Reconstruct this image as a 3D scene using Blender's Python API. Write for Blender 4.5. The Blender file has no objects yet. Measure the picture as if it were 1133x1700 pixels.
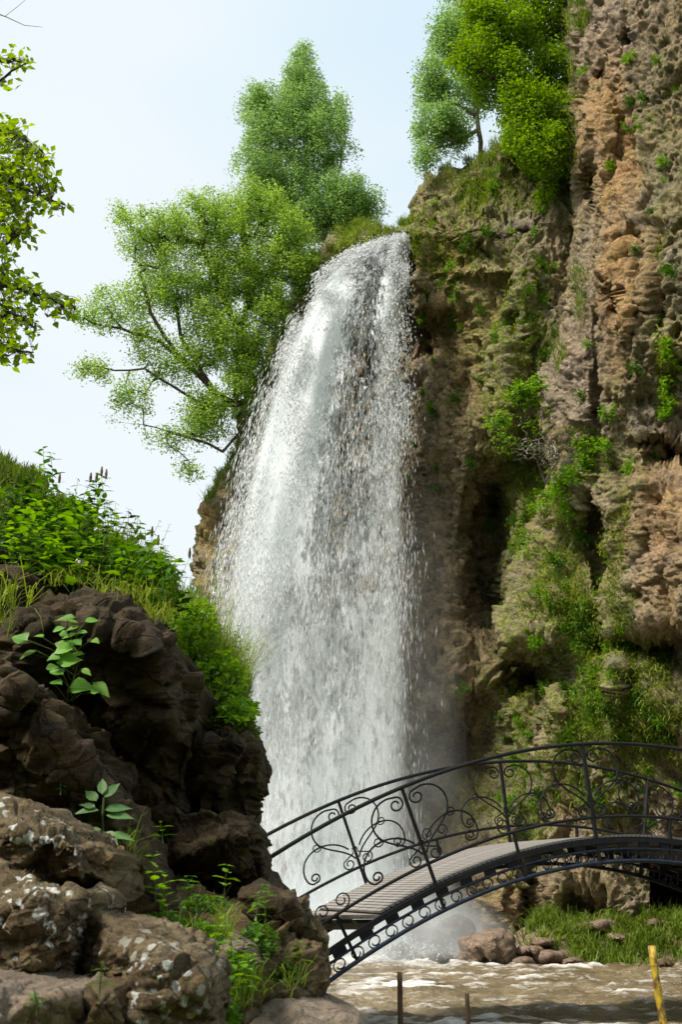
import bpy, math, random
import numpy as np
from mathutils import Vector, Matrix
from mathutils.geometry import delaunay_2d_cdt

random.seed(7)
RNG = np.random.default_rng(7)
SC = bpy.context.scene
COL = SC.collection
PI = math.pi

# ------------------------------------------------------------------ camera
PITCH = math.radians(20.0)
F = 1700.0                       # focal length in photo pixels (photo 1133 x 1700)
cam = bpy.data.cameras.new('camera')
cam.sensor_fit = 'VERTICAL'
cam.sensor_height = 24.0
cam.lens = 24.0 * F / 1700.0
cam.clip_start = 0.05
cam.clip_end = 3000
cam_o = bpy.data.objects.new('camera', cam)
COL.objects.link(cam_o)
cam_o.location = (0, 0, 0)
cam_o.rotation_euler = (PI / 2 + PITCH, 0, 0)
SC.camera = cam_o
cam.dof.use_dof = True
cam.dof.focus_distance = 14.0
cam.dof.aperture_fstop = 7.0

# ------------------------------------------------------------------ sky
SUN_DIR = Vector((-0.64, -0.40, 0.95)).normalized()      # towards the sun
world = bpy.data.worlds.new('World')
SC.world = world
world.use_nodes = True
wt = world.node_tree
wt.nodes.clear()
wo = wt.nodes.new('ShaderNodeOutputWorld')
bg = wt.nodes.new('ShaderNodeBackground')
sky = wt.nodes.new('ShaderNodeTexSky')
sky.sky_type = 'NISHITA'
sky.sun_disc = False
sky.sun_elevation = math.asin(SUN_DIR.z)
sky.sun_rotation = math.atan2(SUN_DIR.x, SUN_DIR.y)
sky.air_density = 1.0
sky.dust_density = 2.0
tc = wt.nodes.new('ShaderNodeTexCoord')
mp = wt.nodes.new('ShaderNodeMapping')
mp.inputs['Scale'].default_value = (1.0, 1.0, 2.2)
nz = wt.nodes.new('ShaderNodeTexNoise')
nz.inputs['Scale'].default_value = 1.6
nz.inputs['Detail'].default_value = 3.0
nz.inputs['Roughness'].default_value = 0.45
cr = wt.nodes.new('ShaderNodeMapRange')
cr.inputs['From Min'].default_value = 0.38
cr.inputs['From Max'].default_value = 0.66
cr.inputs['To Min'].default_value = 0.93
cr.inputs['To Max'].default_value = 0.98
cc = wt.nodes.new('ShaderNodeMix')
cc.data_type = 'RGBA'
cc.inputs['A'].default_value = (4.75, 5.85, 6.55, 1)
cc.inputs['B'].default_value = (5.7, 6.2, 6.5, 1)
mx = wt.nodes.new('ShaderNodeMix')
mx.data_type = 'RGBA'
cr2 = wt.nodes.new('ShaderNodeMapRange')
cr2.inputs['From Min'].default_value = 0.33
cr2.inputs['From Max'].default_value = 0.54
wt.links.new(tc.outputs['Generated'], mp.inputs['Vector'])
wt.links.new(mp.outputs['Vector'], nz.inputs['Vector'])
wt.links.new(nz.outputs['Fac'], cr.inputs['Value'])
wt.links.new(nz.outputs['Fac'], cr2.inputs['Value'])
wt.links.new(cr2.outputs['Result'], cc.inputs['Factor'])
wt.links.new(cr.outputs['Result'], mx.inputs['Factor'])
wt.links.new(sky.outputs['Color'], mx.inputs['A'])
wt.links.new(cc.outputs['Result'], mx.inputs['B'])
wt.links.new(mx.outputs['Result'], bg.inputs['Color'])
bg.inputs['Strength'].default_value = 0.10
wt.links.new(bg.outputs['Background'], wo.inputs['Surface'])

sun = bpy.data.lights.new('sun', 'SUN')
sun.energy = 3.8
sun.angle = math.radians(14)
sun.color = (1.0, 0.93, 0.82)
sun_o = bpy.data.objects.new('sun', sun)
COL.objects.link(sun_o)
sun_o.rotation_euler = (-SUN_DIR).to_track_quat('-Z', 'Y').to_euler()

SC.view_settings.view_transform = 'Standard'
SC.view_settings.look = 'None'
SC.view_settings.exposure = 0.65
SC.view_settings.gamma = 1.0
SC.view_settings.use_curve_mapping = False
SC.render.engine = 'CYCLES'
SC.cycles.use_denoising = True
try:
    SC.cycles.denoiser = 'OPENIMAGEDENOISE'
    SC.cycles.denoising_input_passes = 'RGB_ALBEDO_NORMAL'
    SC.cycles.denoising_prefilter = 'ACCURATE'
except Exception:
    pass
SC.cycles.use_adaptive_sampling = True
SC.cycles.adaptive_threshold = 0.02
SC.cycles.adaptive_min_samples = 64
SC.cycles.time_limit = 780
SC.cycles.max_bounces = 10
SC.cycles.diffuse_bounces = 8
SC.cycles.glossy_bounces = 2
SC.cycles.transmission_bounces = 4
SC.cycles.transparent_max_bounces = 24
SC.cycles.volume_bounces = 3
SC.cycles.volume_step_rate = 2.0
SC.cycles.volume_max_steps = 96

# ------------------------------------------------------------------ maths
CP, SP = math.cos(PITCH), math.sin(PITCH)

def at(px, py, Y):
    """the point of the place seen at a photo position, Y metres ahead"""
    a = (px - 566.5) / F
    b = (850.0 - py) / F
    # ray = right*a + up*b + fwd
    dy = CP - b * SP
    dz = SP + b * CP
    t = Y / dy
    return np.stack(np.broadcast_arrays(a * t, Y + 0 * t, dz * t), -1)

def V(px, py, Y):
    return Vector(at(float(px), float(py), float(Y)))

_g = np.random.default_rng(3)
_PERM = _g.permutation(256).astype(np.int32)
_PERM = np.concatenate([_PERM, _PERM, _PERM])
_GR = _g.normal(size=(256, 3)).astype(np.float32)
_GR /= np.linalg.norm(_GR, axis=1)[:, None]

def perlin(P):
    P = np.asarray(P, np.float32)
    i = np.floor(P).astype(np.int32)
    f = P - i
    i &= 255
    u = f * f * f * (f * (f * 6 - 15) + 10)
    out = 0
    for dx in (0, 1):
        wx = u[..., 0] if dx else 1 - u[..., 0]
        hx = _PERM[(i[..., 0] + dx) & 255]
        for dy in (0, 1):
            wy = u[..., 1] if dy else 1 - u[..., 1]
            hy = _PERM[hx + ((i[..., 1] + dy) & 255)]
            for dz in (0, 1):
                wz = u[..., 2] if dz else 1 - u[..., 2]
                g = _GR[_PERM[hy + ((i[..., 2] + dz) & 255)]]
                d = g[..., 0] * (f[..., 0] - dx) + g[..., 1] * (f[..., 1] - dy) + g[..., 2] * (f[..., 2] - dz)
                out = out + wx * wy * wz * d
    return out * 1.5

def fbm(P, octv=4, gain=0.5, lac=2.03, ridge=False):
    P = np.asarray(P, np.float32)
    a, s, tot = 1.0, 0, 0
    for k in range(octv):
        n = perlin(P + 17.3 * k)
        if ridge:
            n = 1 - 2 * np.abs(n)
        s = s + a * n
        tot += a
        P = P * lac
        a *= gain
    return s / tot

_JT = _g.random((256, 3)).astype(np.float32)

def worley(P, jitter=1.0):
    P = np.asarray(P, np.float32)
    i = np.floor(P).astype(np.int32)
    f = P - i
    F1 = np.full(P.shape[:-1], 9.0, np.float32)
    F2 = F1.copy()
    ID = np.zeros(P.shape[:-1], np.int32)
    for dx in (-1, 0, 1):
        for dy in (-1, 0, 1):
            for dz in (-1, 0, 1):
                h = _PERM[_PERM[_PERM[(i[..., 0] + dx) & 255] + ((i[..., 1] + dy) & 255)] + ((i[..., 2] + dz) & 255)]
                j = _JT[h]
                d = ((f[..., 0] - dx - j[..., 0]) ** 2 + (f[..., 1] - dy - j[..., 1]) ** 2 + (f[..., 2] - dz - j[..., 2]) ** 2)
                m = d < F1
                F2 = np.where(m, F1, np.minimum(F2, d))
                ID = np.where(m, h, ID)
                F1 = np.where(m, d, F1)
    return np.sqrt(F1), np.sqrt(F2), _JT[ID][..., 0]

def planes(P, jitter=1.0, seed=0):
    """broken rock: every cell is a tilted flat face"""
    P = np.asarray(P, np.float32)
    i = np.floor(P).astype(np.int32)
    f = P - i
    F1 = np.full(P.shape[:-1], 9.0, np.float32)
    R_ = np.zeros(P.shape, np.float32); ID = np.zeros(P.shape[:-1], np.int32)
    for dx in (-1, 0, 1):
        for dy in (-1, 0, 1):
            for dz in (-1, 0, 1):
                h = _PERM[_PERM[_PERM[(i[..., 0] + dx + seed) & 255] + ((i[..., 1] + dy) & 255)] + ((i[..., 2] + dz) & 255)]
                j = _JT[h]
                rel = f - np.array([dx, dy, dz], np.float32) - j
                d = (rel ** 2).sum(-1)
                m = d < F1
                ID = np.where(m, h, ID); R_ = np.where(m[..., None], rel, R_)
                F1 = np.where(m, d, F1)
    return (R_ * _GR[ID]).sum(-1) + .6 * (_JT[ID][..., 1] - .5)

def smooth(a, b, x):
    t = np.clip((x - a) / (b - a), 0, 1)
    return t * t * (3 - 2 * t)

# ------------------------------------------------------------------ objects
def tag(o, label=None, cat=None, group=None, kind=None):
    if label: o['label'] = label
    if cat: o['category'] = cat
    if group: o['group'] = group
    if kind: o['kind'] = kind
    return o

def empty(name, loc=(0, 0, 0), rot=(0, 0, 0), label=None, cat=None, group=None):
    o = bpy.data.objects.new(name, None)
    COL.objects.link(o)
    o.location = loc
    o.rotation_euler = rot
    return tag(o, label, cat, group)

def link(name, me, parent=None, mat=None):
    if mat is not None and len(me.materials) == 0:
        me.materials.append(mat)
    o = bpy.data.objects.new(name, me)
    COL.objects.link(o)
    if parent is not None:
        o.parent = parent
        o.matrix_parent_inverse = Matrix.Identity(4)
    return o

def mesh(name, verts, faces, smoothed=False, attrs=None):
    verts = np.asarray(verts, np.float32).reshape(-1, 3)
    faces = np.asarray(faces, np.int32)
    me = bpy.data.meshes.new(name)
    me.vertices.add(len(verts))
    me.vertices.foreach_set('co', verts.ravel())
    n, k = faces.shape
    me.loops.add(n * k)
    me.loops.foreach_set('vertex_index', faces.ravel())
    me.polygons.add(n)
    me.polygons.foreach_set('loop_start', np.arange(0, n * k, k, dtype=np.int32))
    me.polygons.foreach_set('loop_total', np.full(n, k, np.int32))
    me.polygons.foreach_set('use_smooth', np.full(n, smoothed, bool))
    me.update(calc_edges=True)
    for an, av in (attrs or {}).items():
        a = me.attributes.new(an, 'FLOAT', 'POINT')
        a.data.foreach_set('value', np.asarray(av, np.float32).ravel())
    return me

def grid_faces(nr, nc):
    idx = np.arange(nr * nc).reshape(nr, nc)
    return np.stack([idx[:-1, :-1], idx[1:, :-1], idx[1:, 1:], idx[:-1, 1:]], -1).reshape(-1, 4)

def grid_normals(P):
    du = np.gradient(P, axis=1)
    dv = np.gradient(P, axis=0)
    n = np.cross(du, dv)
    return n / (np.linalg.norm(n, axis=-1, keepdims=True) + 1e-9)

class MB:
    """collects simple shapes into one mesh"""
    def __init__(s): s.v, s.f, s.n = [], [], 0
    def add(s, v, f):
        v = np.asarray(v, np.float32).reshape(-1, 3)
        s.v.append(v); s.f.append(np.asarray(f, np.int32) + s.n); s.n += len(v)
    def box(s, c, half, M=None):
        v = np.array([[x, y, z] for x in (-1, 1) for y in (-1, 1) for z in (-1, 1)], float) * half
        if M is not None: v = v @ np.array(M).T
        s.add(v + np.asarray(c), [(0, 1, 3, 2), (4, 6, 7, 5), (0, 4, 5, 1), (2, 3, 7, 6), (0, 2, 6, 4), (1, 5, 7, 3)])
    def tube(s, pts, r, n=6):
        pts = np.asarray(pts, float)
        r = np.broadcast_to(np.asarray(r, float), (len(pts),))
        t = np.gradient(pts, axis=0)
        t /= np.linalg.norm(t, axis=1)[:, None] + 1e-9
        up = np.array([0.12, 0.31, 0.94])
        a = np.cross(t, up); a /= np.linalg.norm(a, axis=1)[:, None] + 1e-9
        b = np.cross(t, a)
        th = np.arange(n) * 2 * PI / n
        ring = pts[:, None] + r[:, None, None] * (a[:, None] * np.cos(th)[None, :, None] + b[:, None] * np.sin(th)[None, :, None])
        v = np.concatenate([ring.reshape(-1, 3), pts[:1], pts[-1:]])
        f = []
        for i in range(len(pts) - 1):
            for k in range(n):
                f.append((i * n + k, i * n + (k + 1) % n, (i + 1) * n + (k + 1) % n, (i + 1) * n + k))
        m = len(pts) * n
        for k in range(0, n, 2):
            f.append((m, (k + 2) % n, (k + 1) % n, k))
            e = (len(pts) - 1) * n
            f.append((m + 1, e + k, e + (k + 1) % n, e + (k + 2) % n))
        s.add(v, f)
    def mesh(s, name, smoothed=False):
        return mesh(name, np.concatenate(s.v), np.concatenate(s.f), smoothed)

# ------------------------------------------------------------------ materials
class NT:
    def __init__(s, name):
        s.m = bpy.data.materials.new(name); s.m.use_nodes = True
        s.t = s.m.node_tree; s.t.nodes.clear()
        s.out = s.n('ShaderNodeOutputMaterial')
        s.b = s.n('ShaderNodeBsdfPrincipled')
        s.l(s.b.outputs[0], s.out.inputs['Surface'])
        s.tc = s.n('ShaderNodeTexCoord')
    def n(s, t): return s.t.nodes.new(t)
    def l(s, a, b): s.t.links.new(a, b)
    def put(s, inp, v):
        if hasattr(v, 'links'): s.l(v, inp)
        elif isinstance(v, (tuple, list)) and len(v) == 3 and inp.type == 'RGBA': inp.default_value = (*v, 1)
        else: inp.default_value = v
    def coord(s, scale=(1, 1, 1), rot=(0, 0, 0)):
        m = s.n('ShaderNodeMapping'); m.inputs['Scale'].default_value = scale; m.inputs['Rotation'].default_value = rot
        s.l(s.tc.outputs['Object'], m.inputs['Vector']); return m.outputs[0]
    def noise(s, sc, det=4, rough=.5, vec=None, dist=0):
        m = s.n('ShaderNodeTexNoise'); m.inputs['Scale'].default_value = sc; m.inputs['Detail'].default_value = det
        m.inputs['Roughness'].default_value = rough; m.inputs['Distortion'].default_value = dist
        s.l(vec if vec is not None else s.tc.outputs['Object'], m.inputs['Vector']); return m.outputs['Fac']
    def voro(s, sc, vec=None, feat='F1', out='Distance', rand=1):
        m = s.n('ShaderNodeTexVoronoi'); m.feature = feat; m.inputs['Scale'].default_value = sc; m.inputs['Randomness'].default_value = rand
        s.l(vec if vec is not None else s.tc.outputs['Object'], m.inputs['Vector']); return m.outputs[out]
    def rng(s, v, a, b, c=0., d=1., clamp=True):
        m = s.n('ShaderNodeMapRange'); m.clamp = clamp
        for k, x in zip(('From Min', 'From Max', 'To Min', 'To Max'), (a, b, c, d)): s.put(m.inputs[k], x)
        s.put(m.inputs['Value'], v); return m.outputs[0]
    def mix(s, f, a, b, mode='MIX'):
        m = s.n('ShaderNodeMix'); m.data_type = 'RGBA'; m.blend_type = mode
        s.put(m.inputs['Factor'], f); s.put(m.inputs['A'], a); s.put(m.inputs['B'], b); return m.outputs['Result']
    def math(s, op, a, b=0.0, c=0.0):
        m = s.n('ShaderNodeMath'); m.operation = op; s.put(m.inputs[0], a); s.put(m.inputs[1], b); s.put(m.inputs[2], c); return m.outputs[0]
    def attr(s, name):
        m = s.n('ShaderNodeAttribute'); m.attribute_name = name; return m.outputs['Fac']
    def bump(s, h, st=.5, d=.02, normal=None):
        m = s.n('ShaderNodeBump'); m.inputs['Strength'].default_value = st; m.inputs['Distance'].default_value = d
        s.l(h, m.inputs['Height'])
        if normal is not None: s.l(normal, m.inputs['Normal'])
        return m.outputs[0]
    def fin(s, col, rough=.8, normal=None, spec=.3, metal=0.):
        s.put(s.b.inputs['Base Color'], col); s.put(s.b.inputs['Roughness'], rough)
        s.b.inputs['Specular IOR Level'].default_value = spec; s.b.inputs['Metallic'].default_value = metal
        if normal is not None: s.l(normal, s.b.inputs['Normal'])
        return s.m

def mat_cliff():
    t = NT('tufa_cliff')
    n1 = t.noise(.55, 5, .6)
    n2 = t.noise(3.2, 6, .65)
    n3 = t.noise(14., 5, .7)
    fine0 = t.noise(30., 4, .7)
    str_ = t.noise(1.3, 5, .6, t.coord((2.2, 2.2, .35)))
    c = t.mix(t.rng(n2, .36, .66), (.130, .090, .034), (.480, .375, .205))
    c = t.mix(t.rng(n1, .44, .64, 0, .6), c, (.270, .240, .200))
    c = t.mix(t.rng(str_, .50, .66, 0, .75), c, (.460, .320, .160))
    c = t.mix(t.rng(n3, .52, .74, 0, .8), c, (.52, .44, .33))
    c = t.mix(t.rng(n3, .30, .46, .8, 0), c, (.030, .020, .010))
    stain = t.noise(2.4, 5, .65, t.coord((2.6, 2.6, .28)), .3)
    c = t.mix(t.rng(stain, .55, .70, 0, .65), c, (.060, .045, .030))
    spots = t.math('ADD', t.voro(5.5), t.math('MULTIPLY', fine0, .5))
    c = t.mix(t.rng(spots, .40, .52, .6, 0), c, (.075, .062, .048))
    och = t.math('MULTIPLY', t.attr('ochre'), t.rng(n2, .32, .55, .25, 1))
    c = t.mix(och, c, t.mix(t.rng(n3, .35, .65), (.34, .165, .048), (.66, .42, .18)))
    pale = t.math('MULTIPLY', t.attr('pale'), t.rng(n3, .3, .6, .3, 1))
    c = t.mix(pale, c, t.mix(t.rng(n2, .4, .6), (.27, .205, .175), (.50, .39, .30)))
    m = t.math('MULTIPLY', t.attr('moss'), t.rng(t.noise(5., 5, .7), .40, .60))
    c = t.mix(m, c, t.mix(t.rng(n3, .35, .65), (.075, .105, .008), (.28, .36, .030)))
    wet = t.attr('wet')
    c = t.mix(t.math('MULTIPLY', wet, .6), c, t.mix(t.rng(n2, .4, .6), (.100, .070, .034), (.270, .195, .100)))
    fine = t.noise(48., 5, .75)
    c = t.mix(t.rng(fine, .54, .74, 0, .55), c, (.52, .45, .36))
    c = t.mix(t.rng(fine, .28, .47, .85, 0), c, (.022, .015, .008))
    h = t.math('ADD', t.math('MULTIPLY', n3, .6), t.math('MULTIPLY', fine, .35))
    h = t.math('ADD', h, t.math('MULTIPLY', t.voro(9.), .5))
    nb = t.bump(h, 1.0, .13)
    return t.fin(c, t.rng(wet, 0, 1, .92, .42), nb, .35)

def mat_rock(name, a, b, c3, lichen=0., moss=.4, scale=1.0, warm=(.30, .14, .03), warm_amt=.5, rough=.75, spec=.3):
    t = NT(name)
    n1 = t.noise(2.2 * scale, 6, .6)
    n2 = t.noise(9. * scale, 7, .7)
    n3 = t.noise(42. * scale, 6, .75)
    n4 = t.noise(150. * scale, 4, .75)
    st = t.noise(3.0 * scale, 6, .65, t.coord((1.2, 1.2, 6.0), (0, .75, .2)), .6)
    c = t.mix(t.rng(n2, .34, .66), a, b)
    c = t.mix(t.rng(st, .5, .70, 0, .7), c, c3)
    c = t.mix(t.rng(n1, .55, .72, 0, warm_amt), c, warm)
    c = t.mix(t.rng(n3, .56, .74, 0, .55), c, c3)
    c = t.mix(t.rng(n3, .28, .42, .7, 0), c, tuple(x * .35 for x in a))
    c = t.mix(t.rng(n4, .52, .72, 0, .5), c, c3)
    c = t.mix(t.rng(n4, .30, .47, .7, 0), c, tuple(x * .3 for x in a))
    c = t.mix(t.math('MULTIPLY', t.rng(t.noise(4.5 * scale, 6, .7), .56, .66, 0, moss), 1.), c, (.060, .075, .012))
    dv = t.n('ShaderNodeMix'); dv.data_type = 'RGBA'; dv.blend_type = 'LINEAR_LIGHT'; dv.inputs['Factor'].default_value = .12
    nc = t.n('ShaderNodeTexNoise'); nc.inputs['Scale'].default_value = 3.5 * scale; nc.inputs['Detail'].default_value = 4
    t.l(t.tc.outputs['Object'], nc.inputs['Vector']); t.l(t.coord((1, 1, 1.7), (0, .6, .3)), dv.inputs['A']); t.l(nc.outputs['Color'], dv.inputs['B'])
    ck = t.voro(3.6 * scale, dv.outputs['Result'], 'DISTANCE_TO_EDGE')
    crack = t.math('MULTIPLY', t.rng(ck, .0, .035, 1, 0), t.rng(n1, .42, .52))
    c = t.mix(t.math('MULTIPLY', crack, .4), c, tuple(x * .25 for x in a))
    bigl = t.rng(t.noise(5.0, 3, .6), .50, .53)
    small = t.rng(t.noise(26., 5, .6), .585, .635)
    gl = t.rng(t.noise(11., 6, .72), .60, .66, 0, .55)
    c = t.mix(t.math('MULTIPLY', gl, t.attr('lichen')), c, (.34, .36, .30))
    vo = t.voro(24.)
    big = t.math('MULTIPLY', t.rng(t.math('ADD', vo, t.math('MULTIPLY', t.noise(90, 5, .75), .42)), .50, .56, 1, 0), bigl)
    lm = t.math('MAXIMUM', big, t.math('MULTIPLY', small, bigl))
    c = t.mix(t.math('MULTIPLY', lm, t.attr('lichen')), c, (.74, .76, .70))
    h = t.math('ADD', t.math('MULTIPLY', n2, 1.0), t.math('MULTIPLY', n3, .45))
    h = t.math('ADD', h, t.math('MULTIPLY', st, .6))
    h = t.math('SUBTRACT', h, t.math('MULTIPLY', crack, .8))
    nb = t.bump(h, .9, .035)
    return t.fin(c, rough, t.bump(n4, .8, .008, nb), spec)

def mat_leaf(name, a, b, trans=.38, rough=.5, spec=.35):
    t = NT(name)
    r = t.attr('rnd')
    r = t.math('ADD', t.math('MULTIPLY', r, .75), t.math('MULTIPLY', t.rng(t.noise(55., 3, .6), .3, .7), .25))
    c = t.mix(r, a, b)
    t.put(t.b.inputs['Base Color'], c); t.b.inputs['Roughness'].default_value = rough
    t.b.inputs['Specular IOR Level'].default_value = spec
    tr = t.n('ShaderNodeBsdfTranslucent')
    hs = t.n('ShaderNodeHueSaturation'); hs.inputs['Value'].default_value = 1.35; hs.inputs['Saturation'].default_value = 1.1
    hs.inputs['Hue'].default_value = .488
    t.l(c, hs.inputs['Color']); t.l(hs.outputs[0], tr.inputs['Color'])
    ms = t.n('ShaderNodeMixShader'); ms.inputs[0].default_value = trans
    t.l(t.b.outputs[0], ms.inputs[1]); t.l(tr.outputs[0], ms.inputs[2]); t.l(ms.outputs[0], t.out.inputs['Surface'])
    return t.m

def mat_plain(name, a, b, sc=6., rough=.7, spec=.3, metal=0., bump=.01, stretch=(1, 1, 1)):
    t = NT(name)
    n = t.noise(sc, 6, .65, t.coord(stretch))
    c = t.mix(t.rng(n, .35, .65), a, b)
    return t.fin(c, rough, t.bump(n, .7, bump), spec, metal)

def mat_bark():
    t = NT('birch_bark')
    n = t.noise(5., 5, .6, t.coord((1, 1, .4)))
    c = t.mix(t.rng(n, .42, .58), (.10, .085, .070), (.30, .27, .23))
    return t.fin(c, .85, t.bump(n, .5, .02), .2)

def mat_river():
    t = NT('muddy_water')
    v = t.coord((.55, 1.15, 1.0))
    n1 = t.noise(1.6, 6, .62, v, .8)
    n2 = t.noise(6.5, 5, .65, v, .5)
    n3 = t.noise(24., 4, .7, v)
    foam = t.math('ADD', t.math('MULTIPLY', t.attr('foam'), 1.0), t.math('MULTIPLY', t.rng(n2, .3, .7), .42))
    foam = t.math('ADD', foam, t.math('MULTIPLY', n3, .25))
    fm = t.rng(foam, .86, 1.26)
    c = t.mix(t.rng(n1, .35, .65), (.115, .085, .042), (.235, .180, .100))
    c = t.mix(t.rng(n2, .55, .75, 0, .5), c, (.40, .33, .22))
    c = t.mix(fm, c, (.84, .82, .78))
    h = t.math('ADD', n2, t.math('MULTIPLY', n3, .5))
    return t.fin(c, t.rng(fm, 0, 1, .16, .6), t.bump(h, .8, .09), .5)

def mat_fall(thr=.50, soft=.07, seed=0., col=(.93, .97, .99)):
    """falling water: white strands with gaps between them"""
    t = NT('falling_water')
    u = t.attr('fu'); w = t.attr('fv')
    cb = t.n('ShaderNodeCombineXYZ'); t.put(cb.inputs[0], u); t.put(cb.inputs[1], w); cb.inputs[2].default_value = seed
    def nn(sx, sy, sc, det, rough):
        m = t.n('ShaderNodeMapping'); m.inputs['Scale'].default_value = (sx, sy, 1); t.l(cb.outputs[0], m.inputs['Vector'])
        return t.noise(sc, det, rough, m.outputs[0], .4)
    a = nn(1.0, .40, 1.3, 5, .65)
    b = nn(1.0, .28, 7.0, 4, .68)
    d = nn(1.0, .30, 16.0, 3, .6)
    s = t.math('ADD', t.math('MULTIPLY', a, .44), t.math('ADD', t.math('MULTIPLY', b, .55), t.math('MULTIPLY', d, .42)))
    s = t.math('SUBTRACT', s, .135)
    s = t.math('ADD', s, t.math('MULTIPLY', t.attr('dens'), .34))
    al = t.rng(s, thr + .25, thr + .25 + soft * 2)
    al = t.math('MULTIPLY', al, t.attr('fade'))
    t.put(t.b.inputs['Base Color'], col)
    t.b.inputs['Roughness'].default_value = .45
    tl = t.n('ShaderNodeBsdfTranslucent'); tl.inputs['Color'].default_value = (*col, 1)
    m1 = t.n('ShaderNodeMixShader'); m1.inputs[0].default_value = .4
    t.l(t.b.outputs[0], m1.inputs[1]); t.l(tl.outputs[0], m1.inputs[2])
    tp = t.n('ShaderNodeBsdfTransparent')
    m2 = t.n('ShaderNodeMixShader'); t.l(al, m2.inputs[0]); t.l(tp.outputs[0], m2.inputs[1]); t.l(m1.outputs[0], m2.inputs[2])
    t.l(m2.outputs[0], t.out.inputs['Surface'])
    return t.m

def mat_drop():
    t = NT('white_spray')
    t.fin((.94, .98, .995), .5, None, .4)
    tl = t.n('ShaderNodeBsdfTranslucent'); tl.inputs['Color'].default_value = (.98, .985, .99, 1)
    m1 = t.n('ShaderNodeMixShader'); m1.inputs[0].default_value = .5
    t.l(t.b.outputs[0], m1.inputs[1]); t.l(tl.outputs[0], m1.inputs[2]); t.l(m1.outputs[0], t.out.inputs['Surface'])
    return t.m

M = {}
M['cliff'] = mat_cliff()
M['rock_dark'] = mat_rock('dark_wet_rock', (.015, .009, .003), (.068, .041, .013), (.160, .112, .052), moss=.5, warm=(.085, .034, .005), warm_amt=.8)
M['rock'] = mat_rock('brown_rock', (.058, .037, .014), (.185, .128, .062), (.34, .27, .16), moss=.55, warm=(.22, .11, .03))
M['rock_pale'] = mat_rock('tan_rock', (.16, .12, .085), (.32, .25, .185), (.44, .37, .28), moss=.25, warm=(.36, .21, .09), warm_amt=.35)
M['rock_river'] = mat_rock('river_boulder', (.12, .078, .050), (.28, .200, .140), (.42, .33, .25), moss=.15, warm=(.25, .13, .07), warm_amt=.4)
M['rock_wet'] = mat_rock('wet_boulder', (.03, .024, .02), (.09, .07, .055), (.14, .11, .09), moss=.2, rough=.35, spec=.5)
M['leaf_birch'] = mat_leaf('birch_leaf', (.13, .26, .035), (.36, .52, .10), .58)
M['leaf_birch_pale'] = mat_leaf('pale_birch_leaf', (.11, .24, .055), (.31, .47, .15), .55)
M['leaf_lime'] = mat_leaf('lime_leaf', (.07, .17, .006), (.25, .42, .014), .50)
M['leaf_fg'] = mat_leaf('hazel_leaf', (.10, .20, .006), (.28, .42, .015), .58)
M['leaf_herb'] = mat_leaf('herb_leaf', (.025, .085, .006), (.12, .27, .018), .42)
M['leaf_dark'] = mat_leaf('dark_herb_leaf', (.018, .050, .012), (.06, .12, .022), .3)
M['leaf_bright'] = mat_leaf('bright_leaf', (.09, .23, .010), (.22, .41, .025), .45)
def veined(m):
    t = m.node_tree; b = [n for n in t.nodes if n.type == 'BSDF_PRINCIPLED'][0]
    src = b.inputs['Base Color'].links[0].from_socket
    def mth(op, a, c):
        q = t.nodes.new('ShaderNodeMath'); q.operation = op
        for k, x in enumerate((a, c)):
            if hasattr(x, 'links'): t.links.new(x, q.inputs[k])
            else: q.inputs[k].default_value = x
        return q.outputs[0]
    tc = t.nodes.new('ShaderNodeTexCoord'); sx = t.nodes.new('ShaderNodeSeparateXYZ'); t.links.new(tc.outputs['Object'], sx.inputs[0])
    ax = mth('ABSOLUTE', sx.outputs[0], 0.)
    rib = mth('LESS_THAN', ax, .0016)
    side = mth('LESS_THAN', mth('FRACT', mth('MULTIPLY', mth('SUBTRACT', sx.outputs[1], mth('MULTIPLY', ax, .9)), 62.), 0.), .14)
    f = mth('MAXIMUM', rib, mth('MULTIPLY', side, .55))
    mx_ = t.nodes.new('ShaderNodeMix'); mx_.data_type = 'RGBA'; t.links.new(f, mx_.inputs['Factor'])
    hs = t.nodes.new('ShaderNodeHueSaturation'); hs.inputs['Value'].default_value = 1.7; hs.inputs['Saturation'].default_value = .8
    t.links.new(src, hs.inputs['Color']); t.links.new(src, mx_.inputs['A']); t.links.new(hs.outputs[0], mx_.inputs['B'])
    t.links.new(mx_.outputs['Result'], b.inputs['Base Color'])
    return m
M['leaf_big'] = mat_leaf('broad_leaf', (.06, .19, .008), (.14, .33, .020), .3)
M['leaf_lance'] = mat_leaf('lance_leaf', (.06, .14, .035), (.12, .23, .06), .25)
veined(M['leaf_big']); veined(M['leaf_lance'])
M['grass'] = mat_leaf('grass_blade', (.075, .14, .012), (.24, .32, .045), .4)
M['grass_dry'] = mat_leaf('dry_grass_blade', (.13, .21, .015), (.38, .45, .08), .4)
M['moss'] = mat_leaf('moss_tuft', (.055, .095, .006), (.18, .27, .020), .3)
M['bark'] = mat_bark()
M['bark_dark'] = mat_plain('dark_bark', (.035, .028, .020), (.10, .080, .060), 8., .9, .2, 0, .02, (1, 1, .3))
M['stem'] = mat_plain('green_stem', (.05, .09, .015), (.11, .17, .03), 12., .6)
M['iron'] = mat_plain('black_painted_iron', (.006, .006, .007), (.014, .014, .016), 20., .6, .2, .0, .003)
M['iron_blue'] = mat_plain('dark_blue_painted_iron', (.008, .012, .022), (.018, .028, .048), 14., .6, .25, .0, .004)
M['deck'] = mat_plain('dusty_metal_slat', (.150, .136, .122), (.30, .275, .25), 5., .6, .4, .0, .004)
M['plank'] = mat_plain('grey_wood', (.16, .135, .11), (.33, .29, .25), 5., .8, .2, 0, .006, (.3, 4, 4))
M['post'] = mat_plain('rusty_post', (.045, .028, .020), (.13, .075, .045), 14., .8, .3, 0, .006, (1, 1, .3))
M['river'] = mat_river()
M['drop'] = mat_drop()
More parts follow.
